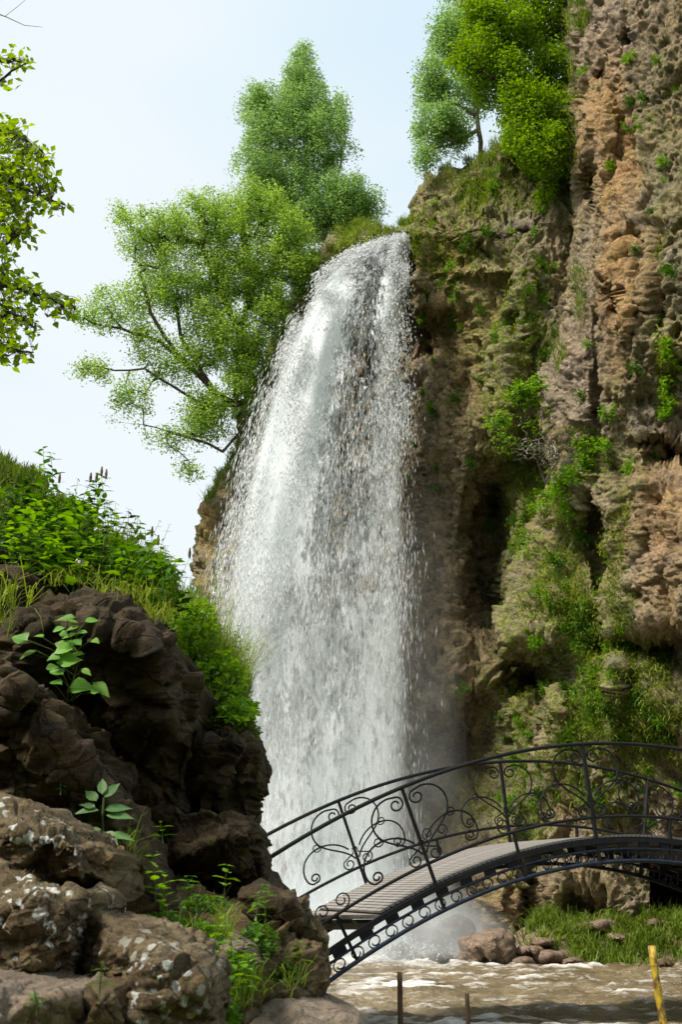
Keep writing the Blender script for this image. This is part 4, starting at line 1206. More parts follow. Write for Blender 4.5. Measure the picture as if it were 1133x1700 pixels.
def tuft_mesh(seed, n, R_, ls, flat=.6):
    rng = np.random.default_rng(seed)
    u = rng.normal(size=(n, 3)); u /= np.linalg.norm(u, axis=1)[:, None]
    u[:, 1] = -np.abs(u[:, 1]) * flat
    C = u * (R_ * rng.random(n) ** .5)[:, None]
    C *= (1 + .5 * perlin(u * 2.1 + seed))[:, None]
    v, f, r = leaf_cloud(C, ls, rng, .5, .6, .15)
    m = len(v); k = np.arange(n)
    v = np.concatenate([v, C + [.004, 0, .004], [[0, .02, -.02], [.004, .02, -.016]]])      # a stalk to every leaf
    f = np.concatenate([f, np.stack([np.full(n, m + n), k * 4, m + k, np.full(n, m + n + 1)], -1)])
    return mesh('leafy_tuft', v, f, False, dict(rnd=np.concatenate([r, np.full(n + 2, .3)])))
TUFTS = [tuft_mesh(60 + k, 170, .26, .062) for k in range(4)]
for k, tm in enumerate(TUFTS): tm.materials.append(M[['leaf_herb', 'leaf_bright', 'leaf_herb', 'leaf_bright'][k]])
NAMED = [(820, 317, 1.0, 'round dark green tuft beside a hole just under the mossy shoulder'), (805, 392, .9, 'leafy tuft high on the back cliff below the round dark tuft'), (855, 385, .7, 'small green tuft on the back cliff left of the dark vertical crack'),
         (973, 46, .8, 'green tuft at the top edge of the right cliff wall'), (1092, 105, .7, 'small tuft near the top of the right wall at its pale face'), (1070, 165, .8, 'upright bright tuft on the ochre upper part of the right wall'), (1112, 280, .9, 'green tuft by the right picture edge beside small holes'),
         (1127, 465, .9, 'tuft at the right edge under the dark hollow'), (975, 573, .6, 'lone small tuft on the smooth grey part of the right wall'), (965, 658, .8, 'bright tuft low on the grey bulge of the right wall'), (1012, 690, 1.0, 'bright drooping tuft under a yellow grass patch on the right wall'),
         (1057, 615, .8, 'small tuft left of the long green strip on the right wall'), (975, 770, 1.1, 'broad green clump above the two pale stone knobs'), (920, 812, 1.5, 'large bright fern-like clump at the edge of the cleft'), (955, 850, 1.1, 'green clump left of the pale stone knob'), (965, 890, 1.2, 'dense green clump hanging below the pale stone knob'),
         (1043, 775, .9, 'green tuft in the notch beside the ochre overhang'), (935, 945, 1.2, 'round clump in the middle of the mossy lower wall'), (1000, 915, .9, 'dark leafy clump beside the slanting stone rib'), (1005, 970, .9, 'leafy clump at the foot of the slanting stone rib'),
         (760, 1138, .9, 'single bright tuft by a small hole in the smooth brown cliff'), (805, 1035, 1.1, 'leafy tuft at the foot of the dark cleft'), (805, 870, 1., 'leafy tuft inside the dark cleft'), (780, 770, .8, 'bright little tuft left of the dark cleft'), (900, 1055, .9, 'tuft under the rounded grey lobe of the right wall'),
         (960, 1220, 1.3, 'bright clump directly above the bridge handrail'), (1020, 1090, 1.4, 'large bright clump under the orange overhang'), (1095, 1210, 1.3, 'dark green clump above the handrail near the right edge'), (830, 548, .8, 'small tuft right of the dark ledge on the back cliff'), (858, 490, .8, 'tuft in the pale streak of the back cliff')]
for k, (x, y, s, lb) in enumerate(NAMED):
    p, nn = on_cliff(x, y)
    o = link('leafy_tuft', TUFTS[(k * 3 + 1) % 4]); o.location = Vector(p) + Vector(nn) * .06
    o.rotation_euler = (random.uniform(-.3, .3), random.uniform(-.5, .5), random.uniform(-.5, .5)); sc_ = s * random.uniform(.95, 1.1); o.scale = (sc_, sc_, sc_ * random.uniform(.9, 1.2))
    tag(o, lb, 'plant', 'leafy tufts rooted in the cliff face')
rngt = random.Random(5)
zones = [(1000, 1150, 80, 70, 32, 'brightest green band of the right wall'), (980, 1030, 60, 60, 17, 'mossy slope under the pale stone knob'), (870, 1200, 30, 60, 10, 'stone beside the cave'), (760, 480, 60, 130, 28, 'back cliff right of the waterfall top'), (880, 480, 40, 130, 28, 'mossy back cliff beside the right wall'), (720, 700, 50, 150, 12, 'shaded brown cliff right of the falling water'), (960, 1080, 90, 130, 43, 'green lower part of the right wall'), (1040, 1180, 90, 80, 36, 'wall above the bridge railing'),
         (860, 880, 24, 140, 10, 'green rim of the dark cleft'), (880, 1300, 50, 120, 21, 'cliff behind the bridge middle'), (1050, 400, 80, 350, 15, 'upper right wall'), (900, 640, 24, 60, 6, 'edge of the grey bulge'), (440, 620, 40, 60, 8, 'rock left of the waterfall'), (840, 290, 60, 50, 8, 'rock shoulder under the lime green tree'), (1050, 1310, 70, 60, 10, 'wall behind the railing')]
for (zx, zy, rx, ry, n, where) in zones:
    for _ in range(n):
        x, y = rngt.gauss(zx, rx * .5), rngt.gauss(zy, ry * .5)
        if y > 1400: continue
        p, nn = on_cliff(x, y)
        kt = rngt.randrange(4); o = link('small_tuft', TUFTS[kt]); o.location = Vector(p) + Vector(nn) * .03
        o.rotation_euler = (rngt.uniform(-.5, .5), rngt.uniform(-.8, .8), rngt.uniform(-.8, .8)); s = rngt.uniform(.3, .95); o.scale = (s, s, s * rngt.uniform(.8, 1.5))
        q = ('upper ' if y < zy else 'lower ') + ('left' if x < zx else 'right')
        tag(o, ('tiny' if s < .5 else 'small' if s < .75 else 'full') + (' bright' if kt % 2 else ' green') + ' tuft, ' + q + ' on the ' + where, 'plant', 'small tufts on the ' + where)

# lime shrubs drooping over the gap right of the shoulder
def lobe(name, label, spots, n, ls, mat, seed, group=None):
    rng = np.random.default_rng(seed)
    C = []
    for (x, y, rx, ry, w) in spots:
        m = int(n * w / sum(s[4] for s in spots))
        a = rng.uniform(0, 2 * PI, m); q = np.sqrt(rng.random(m))
        for xx, yy, d in zip(x + rx * q * np.cos(a), y + ry * q * np.sin(a), rng.random(m)):
            p, nn = on_cliff(xx, yy); C.append(p + nn * .55 * d * (1 - .6 * q.mean()))
    C = np.array(C); c0 = C.mean(0)
    v, f, r = leaf_cloud(C, ls, rng, .5, .62, .2)
    return tag(link(name, mesh(name, v - c0, f, False, dict(rnd=r)), None, M[mat]), label, 'shrub', group), c0
for nm, lb, sp, n_, ls_, mt, sd in [('drooping_shrub', 'drooping lime green shrub hanging down in the gap against the right wall', [(915, 250, 36, 30, 3), (925, 300, 32, 26, 2.5), (890, 290, 25, 20, 1), (935, 200, 20, 50, 2), (912, 340, 24, 16, .6)], 6500, .10, 'leaf_lime', 81),
                                    ('creeping_shrub', 'bright leafy strip running diagonally down the lower right wall', [(925, 815, 26, 14, 2), (900, 840, 22, 16, 2), (960, 790, 26, 16, 2), (990, 740, 24, 14, 1.5), (880, 900, 16, 30, 1)], 1800, .09, 'leaf_bright', 82),
                                    ('trailing_plant', 'long narrow green strip trailing down the right wall near the edge', [(1115, 590, 9, 30, 2), (1102, 650, 9, 30, 2), (1095, 690, 8, 14, 1)], 900, .08, 'leaf_bright', 83)]:
    o, c0 = lobe(nm, lb, sp, n_, ls_, mt, sd); o.location = c0

# grass bank on the right of the river
def bank_grass():
    rng = np.random.default_rng(41)
    B, T = [], []
    for (px, py, rx, ry, n) in [(950, 1555, 60, 22, 2600), (1000, 1575, 60, 24, 3400), (1085, 1575, 55, 24, 3800), (1133, 1560, 60, 30, 2600), (905, 1545, 30, 16, 900), (1060, 1545, 80, 14, 2200), (1250, 1560, 90, 30, 2500)]:
        for _ in range(n):
            x = px + rx * rng.normal() * .55; y = py + ry * rng.normal() * .5
            if perlin(np.array([[x / 22., y / 12., 4.]]))[0] < .02: continue
            q = at(x, y, 20.3 + (1572 - y) * .022)
            yy = q[1]; xx = q[0]
            B.append((xx, yy, max(bank_z(xx, yy), -1.42) - .02)); T.append(.45 + .5 * perlin(np.array([[xx * 1.3, yy * 1.3, 2.]]))[0])
    v, f, r = blades(np.array(B), .40, .011, rng, (0, -.1, 1), 1.3, np.array(T))
    tag(link('river_bank_grass', mesh('river_bank_grass', v, f, False, dict(rnd=r)), None, M['grass']), kind='stuff')
bank_grass()

# ------------------------------------------------------------------ waterfall
def fall_path(r, t, wy, jx=0, jz=0):
    """where water thrown off the lip with sideways share r is after t seconds"""
    tau = 1.6
    x0, y0, z0 = at(668., 402., 23.6)
    k = tau * (1 - np.exp(-t / tau))
    X = x0 + .08 - (.16 + 4.4 * r ** 1.05) * k + jx
    Yv = y0 - wy * k
    Z = z0 - .25 * r + .45 * r * np.exp(-t * 3) * 0 - .5 * 9.81 * t ** 2 * .93 + jz
    return np.stack(np.broadcast_arrays(X, Yv, Z), -1)
TMAX = 2.0
def waterfall():
    root = empty('waterfall', tuple(fall_path(.3, 0., 1.0)), (0, 0, 0), 'tall white waterfall bursting from the dark lip and fanning out down the cliff', 'waterfall')
    off = np.array(root.location)
    rng = np.random.default_rng(51)
    # veils of water
    for k, (wy, thr, a, b) in enumerate([(.3, .40, .0, .97), (.7, .40, .02, 1.0), (1.1, .41, .03, .99), (1.6, .42, .05, .98), (2.1, .43, .12, .92)]):
        nr, ntt = 120, 220
        r, t = np.meshgrid(np.linspace(a, b, nr), np.linspace(0.02, TMAX, ntt))
        rj = r + .02 * perlin(np.stack([r * 6, t * 3, 0 * r + k], -1))
        P = fall_path(rj, t, wy + .5 * perlin(np.stack([r * 5, t * 2, 0 * r + k * 9], -1)))
        fu = P[..., 0] * 1.0 + k * 7; fv = -P[..., 2]
        edge = smooth(a, a + .12, r) * smooth(b, b - .05, r)
        core = np.exp(-((r - .80) / .20) ** 2)                    # the dense left flank
        dens = 1.35 * core * smooth(1.7, .9, t) + .95 * smooth(.55, .15, t) + .30 * np.exp(-((r - .15) / .12) ** 2) * smooth(1.0, .5, t) - .12 * np.exp(-((r - .42) / .18) ** 2) * smooth(.35, .7, t) * smooth(1.6, 1.1, t)
        dens = dens - .12 * np.exp(-((r - .38) / .16) ** 2) * smooth(.8, 1.1, t) * smooth(1.95, 1.6, t)
        dens = dens * 1.12 + .20 + .16 * smooth(.62, .3, r) * smooth(.6, 1.0, t) + .25 * smooth(1.2, 1.9, t)
        fade = edge * smooth(TMAX, TMAX - .08, t) * (1 - .50 * smooth(.85, 1.6, t))
        me = mesh('water_veil', P.reshape(-1, 3) - off, grid_faces(ntt, nr), True, dict(fu=fu.ravel(), fv=fv.ravel(), dens=dens.ravel(), fade=fade.ravel()))
        link('water_veil', me, root, mat_fall(thr, .045, k * 3.1))
    # drops and strands
    def drops(n, rfun, tfun, wl, ww, seed, spread=1., clump=.0, up=0.):
        g = np.random.default_rng(seed)
        N = int(n * 3.2)
        r = rfun(g, N); t = tfun(g, N)
        wy = g.uniform(.2, 2.6, N)
        q = np.stack([r * 9, (t - .06 * r) * 9 / np.maximum(t, .35) ** .3, wy * 1.2], -1)
        cl = fbm(q, 3, .6)
        keep = cl + g.normal(0, .10, N) > clump
        r, t, wy = r[keep][:n], t[keep][:n], wy[keep][:n]
        m = len(r)
        P = fall_path(r, t, wy) + g.normal(0, 1, (m, 3)) * (.035 + .06 * t[:, None]) * spread
        P[:, 2] += up * np.abs(g.normal(0, .10, m))
        P2 = fall_path(r, t + .01, wy) - fall_path(r, t, wy)
        d = P2 / np.linalg.norm(P2, axis=1)[:, None] + g.normal(0, .10, (m, 3)) + g.normal(0, .35, (m, 3)) * np.exp(-t * 4)[:, None]
        d /= np.linalg.norm(d, axis=1)[:, None]
        L = wl * g.lognormal(0, .45, m) * (.6 + .40 * t)
        W = ww * g.lognormal(0, .35, m) / (.7 + .45 * t)
        a = np.cross(d, np.array([[0, 1., 0]])); a /= np.linalg.norm(a, axis=1)[:, None]; b = np.cross(d, a)
        mid = P + d * (L * .15)[:, None]
        ring = [P + d * (L * q_)[:, None] + W[:, None] * (a * math.cos(th) + b * math.sin(th)) for th, q_ in ((0, .45), (2.094, .2), (4.189, -.05))]
        v = np.stack([P - d * (L * .5)[:, None], *ring], 1)
        f = np.array([(0, 1, 2), (0, 2, 3), (0, 3, 1), (3, 2, 1)])
        fs = (np.arange(m) * 4)[:, None, None] + f[None]
        o = link('spray', mesh('spray', v.reshape(-1, 3) - off, fs.reshape(-1, 3), True), root, M['drop'])
        o['kind'] = 'stuff'
    ut = lambda lo, hi, p=1.: (lambda g, n: lo + (hi - lo) * g.random(n) ** p)
    drops(64000, lambda g, n: np.clip(g.normal(.78, .16, n), 0, 1.02), ut(.0, 1.7), .15, .0078, 1, 1.0, .16)
    drops(56000, lambda g, n: g.random(n) ** .9, ut(.05, 1.95), .16, .0070, 2, 1.0, .24)
    drops(25000, lambda g, n: g.random(n), ut(0.0, .75), .07, .0095, 3, .7, .12, 1.)
    drops(9000, lambda g, n: np.clip(g.normal(.08, .07, n), 0, 1), ut(0., 1.2), .09, .011, 4, 1.2, .15)
    drops(11000, lambda g, n: g.random(n), ut(1.1, 2.0), .16, .008, 5, 1.6, .05)
waterfall()

def splash():
    g = np.random.default_rng(77)
    m = 12000
    x = g.normal(-.2, 1.3, m); y = 21.1 + g.normal(0, .7, m); z = WZ + np.abs(g.normal(0, .38, m)) * np.exp(-((x + .2) / 2.2) ** 2)
    P = np.stack([x, y, z], -1)
    d = g.normal(size=(m, 3)); d[:, 2] += 1.2; d /= np.linalg.norm(d, axis=1)[:, None]
    L = g.lognormal(-3.2, .5, m)[:, None]; W = g.lognormal(-4.6, .4, m)[:, None]
    a = np.cross(d, [[.3, 1., 0]]); a /= np.linalg.norm(a, axis=1)[:, None]; b = np.cross(d, a)
    v = np.stack([P - d * L, P + W * a, P - W * a * .5 + W * b * .87, P - W * a * .5 - W * b * .87 + d * L * .6], 1)
    fs = (np.arange(m) * 4)[:, None, None] + np.array([(0, 1, 2), (0, 2, 3), (0, 3, 1), (3, 2, 1)])[None]
    tag(link('splash', mesh('splash', v.reshape(-1, 3), fs.reshape(-1, 3), True), None, M['drop']), kind='stuff')
splash()

def mist():
    me_v = [(x, y, z) for x in (0, 1) for y in (0, 1) for z in (0, 1)]
    x0, x1, y0, y1, z0, z1 = -5.2, 4.4, 18.6, 24.6, -1.75, 9.5
    v = np.array([(x0 + (x1 - x0) * a, y0 + (y1 - y0) * b, z0 + (z1 - z0) * c) for a, b, c in me_v])
    mb = MB(); mb.add(v, [(0, 1, 3, 2), (4, 6, 7, 5), (0, 4, 5, 1), (2, 3, 7, 6), (0, 2, 6, 4), (1, 5, 7, 3)])
    t = NT('mist'); t.t.nodes.remove(t.b)
    pv = t.n('ShaderNodeVolumePrincipled'); pv.inputs['Color'].default_value = (.94, .975, 1.0, 1); pv.inputs['Anisotropy'].default_value = .1
    sx = t.n('ShaderNodeSeparateXYZ'); t.l(t.tc.outputs['Object'], sx.inputs[0])
    X, Yv, Z = sx.outputs
    dx = t.math('DIVIDE', t.math('SUBTRACT', X, -.2), 2.7)
    dy = t.math('DIVIDE', t.math('SUBTRACT', Yv, 22.0), 1.9)
    rr = t.math('ADD', t.math('MULTIPLY', dx, dx), t.math('MULTIPLY', dy, dy))
    hz = t.rng(Z, -1.6, 9.0, 1., 0.)
    core = t.math('MULTIPLY', t.rng(rr, .15, 1.25, 1, 0), t.math('POWER', hz, 1.1))
    bx = t.math('DIVIDE', t.math('SUBTRACT', X, .3), 3.4)
    by = t.math('DIVIDE', t.math('SUBTRACT', Yv, 21.2), 2.4)
    bz = t.math('DIVIDE', t.math('SUBTRACT', Z, -1.6), 2.0)
    rb = t.math('ADD', t.math('MULTIPLY', bx, bx), t.math('ADD', t.math('MULTIPLY', by, by), t.math('MULTIPLY', bz, bz)))
    base = t.math('MULTIPLY', t.rng(rb, .0, 1.0, 1, 0), 1.2)
    nse = t.noise(1.1, 4, .62, t.coord((1, 1, .45)), .6)
    dn = t.math('MULTIPLY', t.math('ADD', t.math('MULTIPLY', core, .24), base), t.rng(nse, .36, .66, .15, 1.9))
    t.l(dn, pv.inputs['Density'])
    t.l(pv.outputs[0], t.out.inputs['Volume'])
    o = link('mist', mb.mesh('mist'), None, t.m)
    tag(o, kind='stuff')
mist()

# ------------------------------------------------------------------ bridge
BX, BY, BZ, BA, BK, BW, BS, BU = 3.14, 11.26, .48, math.radians(20.4), .084, 1.79, 1.843, -2.382
HP = .95
ca, sa = math.cos(BA), math.sin(BA)
def bp(u, side, h, out=0.):
    """point of the bridge: u along it, side 0 near / 1 far, h above the deck"""
    sl = -2 * BK * u
    n = math.sqrt(1 + (.944 * sl) ** 2)
    uu = u - .944 * sl * h / n; z = BZ - BK * u * u + h / n
    w = side * BW + out
    return Vector((BX + ca * uu - sa * w, BY + sa * uu + ca * w, z))
U0, U1 = -4.3, 4.6
def bridge():
    base = bp(0, .5, -.3)
    o = empty('arched_footbridge', base, (0, 0, 0), 'black wrought iron arched footbridge with scrolled railings crossing the river below the waterfall', 'bridge')
    L = lambda p: np.array(p) - np.array(base)
    us = np.linspace(U0, U1, 70)
    def bar(name, side, h, r, mat, u0=U0, u1=U1, out=0., n=6, flat=None):
        m = MB(); uu = np.linspace(u0, u1, 60)
        m.tube([L(bp(u, side, h, out)) for u in uu], r, n)
        return link(name, m.mesh(name, True), o, M[mat])
    for side in (0, 1):
        bar('handrail', side, HP, .020, 'iron', n=8)
        bar('lower_rail', side, .20, .017, 'iron')
        bar('arch_chord', side, -.125, .014, 'iron_blue')
        bar('arch_chord', side, -.245, .022, 'iron_blue')
        # deck edge beam
        m = MB(); uu = np.linspace(U0 if side == 0 else -3.05, U1, 60)
        prof = [(-.02, -.012), (.02, -.012), (.02, -.062), (-.02, -.062)]
        vs = [L(bp(u, side, h_, w_)) for u in uu for (w_, h_) in prof]
        fs = [(i * 4 + k, i * 4 + (k + 1) % 4, i * 4 + 4 + (k + 1) % 4, i * 4 + 4 + k) for i in range(len(uu) - 1) for k in range(4)] + [(0, 1, 2, 3), (len(vs) - 4, len(vs) - 1, len(vs) - 2, len(vs) - 3)]
        m.add(vs, fs); link('deck_beam', m.mesh('deck_beam'), o, M['iron'])
        for i in range(-1, 4):
            u = BU + BS * i
            m = MB(); m.tube([L(bp(u, side, -.25)), L(bp(u, side, HP))], .024, 4); link('post', m.mesh('post'), o, M['iron'])
            u2 = u + BS / 2
            m = MB(); m.tube([L(bp(u2, side, -.25)), L(bp(u2, side, .20))], .020, 4); link('short_post', m.mesh('short_post'), o, M['iron'])
        # plates between deck and chord
        k = 0
        uu = np.arange(U0 + .1, U1 - .1, .265)
        for u in uu:
            m = MB(); w = .062
            q = [(u - w, -.055), (u + w, -.055), (u + w, -.128), (u - w, -.128)]
            v = [L(bp(a, side, b, e)) for e in (-.008, .008) for a, b in q]
            m.add(v, [(0, 1, 2, 3), (7, 6, 5, 4), (0, 4, 5, 1), (1, 5, 6, 2), (2, 6, 7, 3), (3, 7, 4, 0)]); link('plate', m.mesh('plate'), o, M['iron'])
        # ring scrolls between the chords
        for j, u in enumerate(np.arange(U0 + .15, U1 - .1, .175)):
            m = MB(); pts = []
            sg = 1 if j % 2 else -1
            for a in np.linspace(-2.2, 2 * PI, 22):
                rr = .052 * (1 - .62 * max(0, a - 2.4) / 4.0)
                pts.append(L(bp(u + sg * rr * math.cos(a) * 1.1, side, -.186 + rr * math.sin(a))))
            m.tube(pts, .0075, 4); link('ring_scroll', m.mesh('ring_scroll'), o, M['iron_blue'])
        # railing scrolls
        def scroll(name, u, pts2, r=.0100):
            m = MB(); m.tube([L(bp(u + a, side, b)) for a, b in pts2], r, 5); link(name, m.mesh(name), o, M['iron'])
        def spiral(cx, cy, r0, a0, turns, sg, n=16):
            return [(cx + r0 * (1 - .68 * i / n) * math.cos(a0 + sg * 2 * PI * turns * i / n), cy + r0 * (1 - .68 * i / n) * math.sin(a0 + sg * 2 * PI * turns * i / n)) for i in range(n + 1)]
        def bez(a, b, c, d, n=14):
            out = []
            for i in range(n):
                t = i / n
                out.append(tuple((1 - t) ** 3 * a[k] + 3 * (1 - t) ** 2 * t * b[k] + 3 * (1 - t) * t * t * c[k] + t ** 3 * d[k] for k in (0, 1)))
            return out
        for i in range(-1, 4):
            u = BU + BS * i
            for sg in (-1, 1):
                def mir(P): return [(sg * a, b) for a, b in P]
                # tall lyre bow: from the foot outwards, up, and back in to a curl at the post head
                up = bez((.02, .30), (.10, .46), (.36, .50), (.36, .70)) + bez((.36, .70), (.36, .84), (.24, .92), (.13, .90)) + spiral(.10, .82, .075, PI / 2, 1.25, 1)[1:]
                scroll('lyre_scroll', u, mir(up))
                cl = spiral(.10, .27, .065, 0.6, 1.2, -1)[::-1] + [(.03, .36), (.02, .42)]
                scroll('curl', u, mir(cl), .008)
                # low bow running out along the bottom rail with a curl at each end
                lo = spiral(.40, .42, .06, PI, 1.2, -1)[::-1]
                lo = bez((.06, .42), (.20, .62), (.50, .62), (.56, .42)) + bez((.56, .42), (.58, .34), (.57, .26), (.50, .245)) + spiral(.48, .30, .055, -PI / 2, 1.25, -1)[1:]
                scroll('low_scroll', u, mir(lo))
                scroll('curl', u, mir(spiral(.36, .80 - .22, .05, PI, 1.3, 1)), .007)
            u2 = u + BS / 2
            for sg in (-1, 1):
                c = spiral(sg * .09, .285, .075, -PI / 2, 1.3, sg)
                scroll('ring_curl', u2, c, .0075)
    # deck slats
    slat = MB(); slat.box((0, 0, 0), (.021, BW / 2 - .03, .011)); sm = slat.mesh('slat'); sm.materials.append(M['deck'])
    for u in np.arange(-2.92, U1 - .1, .052):
        s = link('slat', sm, o); p = bp(u, .5, .006) - base; s.location = p
        s.rotation_euler = (0, math.atan(2 * BK * u), BA)
    under = MB()
    vs = [L(bp(u, sd, h_)) for u in np.linspace(-2.95, U1 - .05, 50) for sd, h_ in ((.03, -.014), (.97, -.014), (.97, -.024), (.03, -.024))]
    fs = [(i * 4 + k, i * 4 + (k + 1) % 4, i * 4 + 4 + (k + 1) % 4, i * 4 + 4 + k) for i in range(49) for k in range(4)] + [(0, 1, 2, 3), (196, 199, 198, 197)]
    under.add(vs, fs); link('deck_sheet', under.mesh('deck_sheet'), o, M['iron'])
    for u in np.arange(-2.8, U1 - .1, .9):
        m = MB(); m.tube([L(bp(u, 0, -.05)), L(bp(u, 1, -.05))], .022, 4); link('cross_beam', m.mesh('cross_beam'), o, M['iron'])
    # level landing at the left end
    z = bp(-2.95, 0, 0).z - base.z
    for k in range(9):
        uc = -3.05 - k * .20
        m = MB(); c = Vector((BX + ca * uc - sa * BW * .5, BY + sa * uc + ca * BW * .5, 0)) - base; c.z = z - .03
        Mr = Matrix.Rotation(BA, 3, 'Z'); m.box(tuple(c), (.092, BW / 2 - .02, .018), Mr); link('plank', m.mesh('plank'), o, M['plank'])
    for w in (.2, BW - .2):
        m = MB(); a = Vector((BX + ca * -2.95 - sa * w, BY + sa * -2.95 + ca * w, 0)) - base; b = Vector((BX + ca * -4.8 - sa * w, BY + sa * -4.8 + ca * w, 0)) - base
        a.z = b.z = z - .10; m.tube([a, b], .045, 4); link('joist', m.mesh('joist'), o, M['plank'])
bridge()

# ------------------------------------------------------------------ posts by the water
def pole(name, label, px, ptop, pbot, Yd, r, mat, seed, lean=0, cat='post', n=8, parts=None):
    top = V(px - lean, ptop, Yd); bot = V(px, pbot, Yd)
    bot.x = top.x + lean / F * Yd; base = Vector((bot.x, Yd, bot.z))
    rng = np.random.default_rng(seed)
    k = 9
    pts = [Vector(top).lerp(base, i / (k - 1)) + Vector((rng.normal() * r * .05, rng.normal() * r * .05, 0)) for i in range(k)]
    m = MB(); m.tube([p - base for p in pts], [r * (1 + .05 * rng.normal()) for _ in range(k)], n)
    o = link(name, m.mesh(name, True), None, M[mat]); o.location = base
    return tag(o, label, cat)
pole('rusty_post', 'taller dark rusty post standing in front of the brown river', 664, 1614, 1760, 6.0, .015, 'post', 1)
pole('rusty_post', 'shorter dark rusty post right of the taller one at the bottom edge', 776, 1649, 1760, 6.2, .013, 'post', 2)

def mat_yellow():
    t = NT('chipped_yellow_paint')
    n = t.noise(18., 5, .7, t.coord((1, 1, .5)))
    c = t.mix(t.rng(t.noise(60., 4, .6), .4, .6), (.36, .24, .02), (.52, .36, .03))
    c = t.mix(t.rng(n, .50, .58), c, (.11, .06, .03))
    return t.fin(c, .5, t.bump(n, .6, .004), .4)
M['yellow'] = mat_yellow()
yp = pole('yellow_pole', 'yellow painted metal pole with rust patches at the bottom right', 1094, 1570, 1780, 5.0, .0165, 'yellow', 3, lean=12, cat='pole', n=12)
m_ = MB()
for zz in (.14, .34):
    tp = V(1082, 1570, 5.0); bt = yp.location.copy(); p = tp.lerp(bt, zz); q = tp.lerp(bt, zz + .02)
    m_.tube([p - yp.location, q - yp.location], .0185, 12)
link('collar', m_.mesh('collar'), yp, M['yellow'])

# ------------------------------------------------------------------ herbs on the near bank
LEAFSETS = {}
def leafset(key, L, W, mat, cup=.15, n=4):
    if key not in LEAFSETS:
        LEAFSETS[key] = [leaf_shape('leaf', L, W, RNG, k, 10 if key in ('round', 'lance') else 6, mat, cup, rnd=.1 + .8 * k / max(1, n - 1)) for k in range(n)]
    return LEAFSETS[key]

def herb(name, label, base, height, key, npair, lean=(0, 0), seed=0, size=1.0, cat='plant', group=None, head=None, stem_r=.0025, opp=True, tipdown=.2):
    rr = random.Random(seed)
    o = empty(name, tuple(base), (0, 0, rr.uniform(0, 6.28)), label, cat, group)
    top = Vector((lean[0] * height, lean[1] * height, height))
    cv = [Vector((top.x * (s ** 1.6), top.y * (s ** 1.6), height * s)) for s in np.linspace(0, 1, 7)]
    rz = Matrix.Rotation(-o.rotation_euler.z, 3, 'Z')
    cv = [rz @ c for c in cv]
    m = MB(); m.tube([tuple(c) for c in cv], [stem_r * (1.2 - .7 * i / 6) for i in range(7)], 5); link('stem', m.mesh('stem'), o, M['stem'])
    for k in range(npair):
        s = .15 + .85 * (k + 1) / npair
        i = min(int(s * 6), 5); p = cv[i].lerp(cv[i + 1], s * 6 - i)
        az = k * 1.57 + rr.uniform(-.3, .3)
        for q in ((0, PI) if opp else (0,)):
            lm = LEAFSETS[key][rr.randrange(len(LEAFSETS[key]))]
            l = link('leaf', lm, o); l.location = p
            l.rotation_euler = (rr.uniform(-.1, .6) - tipdown, rr.uniform(-.3, .3), az + q)
            sc = size * (1.05 - .55 * s ** 2) * rr.uniform(.8, 1.15); l.scale = (sc, sc, sc)
    if head:
        m = MB(); c = cv[-1]
        if head == 'seed':
            m.tube([tuple(c), tuple(c + Vector((0, 0, .03))), tuple(c + Vector((0, 0, .06)))], [.007, .009, .004], 6); link('seed_head', m.mesh('seed_head'), o, M['seed'])
        else:
            for a in range(9):
                d = Vector((math.cos(a * .7) * .022, math.sin(a * .7) * .022, .006 * (a % 3)))
                m.tube([tuple(c + d * .3), tuple(c + d)], [.006, .009], 5)
            link('flower_head', m.mesh('flower_head'), o, M['flower'])
    return o
leafset('nettle', .085, .038, 'leaf_herb'); leafset('dark', .07, .035, 'leaf_dark'); leafset('round', .12, .12, 'leaf_big', .1); leafset('lance', .17, .080, 'leaf_lance', .22)
leafset('narrow', .075, .014, 'leaf_herb'); leafset('bright', .085, .050, 'leaf_bright')

def on_bank(px, py):
    best = None
    for f in [f_bank]:
        p, n = f(px, py)
        return p, n
# tall herbs along the skyline of the bank
rk = random.Random(8)
sky_herbs = [(45, 830, 790), (72, 850, 745), (88, 860, 752), (110, 870, 800), (128, 880, 815), (145, 890, 800), (160, 900, 805), (175, 900, 790), (190, 905, 835), (205, 915, 850), (222, 920, 860), (240, 940, 880), (258, 950, 905), (275, 965, 925), (30, 840, 800), (12, 830, 785)]
hl = ['mint-like stem nearest the left edge of the skyline', 'leafy stem rising just right of the mossy hump', 'tallest nettle-like stem on the skyline, with layered leaves', 'stem with a dark seed head beside the tallest nettle', 'slim leafy stem in the middle of the slope skyline', 'stem with brown seed head in the skyline centre',
      'broad-leaved stem beside the central seed head', 'tall thin stalk with narrow leaves near the slope centre', 'leafy stem right of the tall thin stalk', 'slender stem leaning right on the descending skyline', 'leafy stem above the bend of the slope', 'dark leafy stem on the right part of the slope', 'small-leaved stem near the right end of the slope',
      'rightmost leafy stem hanging over the big boulder edge', 'short leafy stem on the mossy hump', 'leafy stem at the far left on the mossy hump']
for k, (x, yb, yt) in enumerate(sky_herbs):
    p = at(float(x), float(yb + 60), 5.7)
    t = at(float(x), float(yt), 5.7)
    herb('leafy_herb', 'dark green ' + hl[k], p, t[2] - p[2], 'nettle' if k % 3 else 'dark', 11, (rk.uniform(-.15, .2), 0), k, rk.uniform(1.1, 1.6), group='tall herbs on the left slope skyline', head='seed' if k in (3, 5, 7) else None)
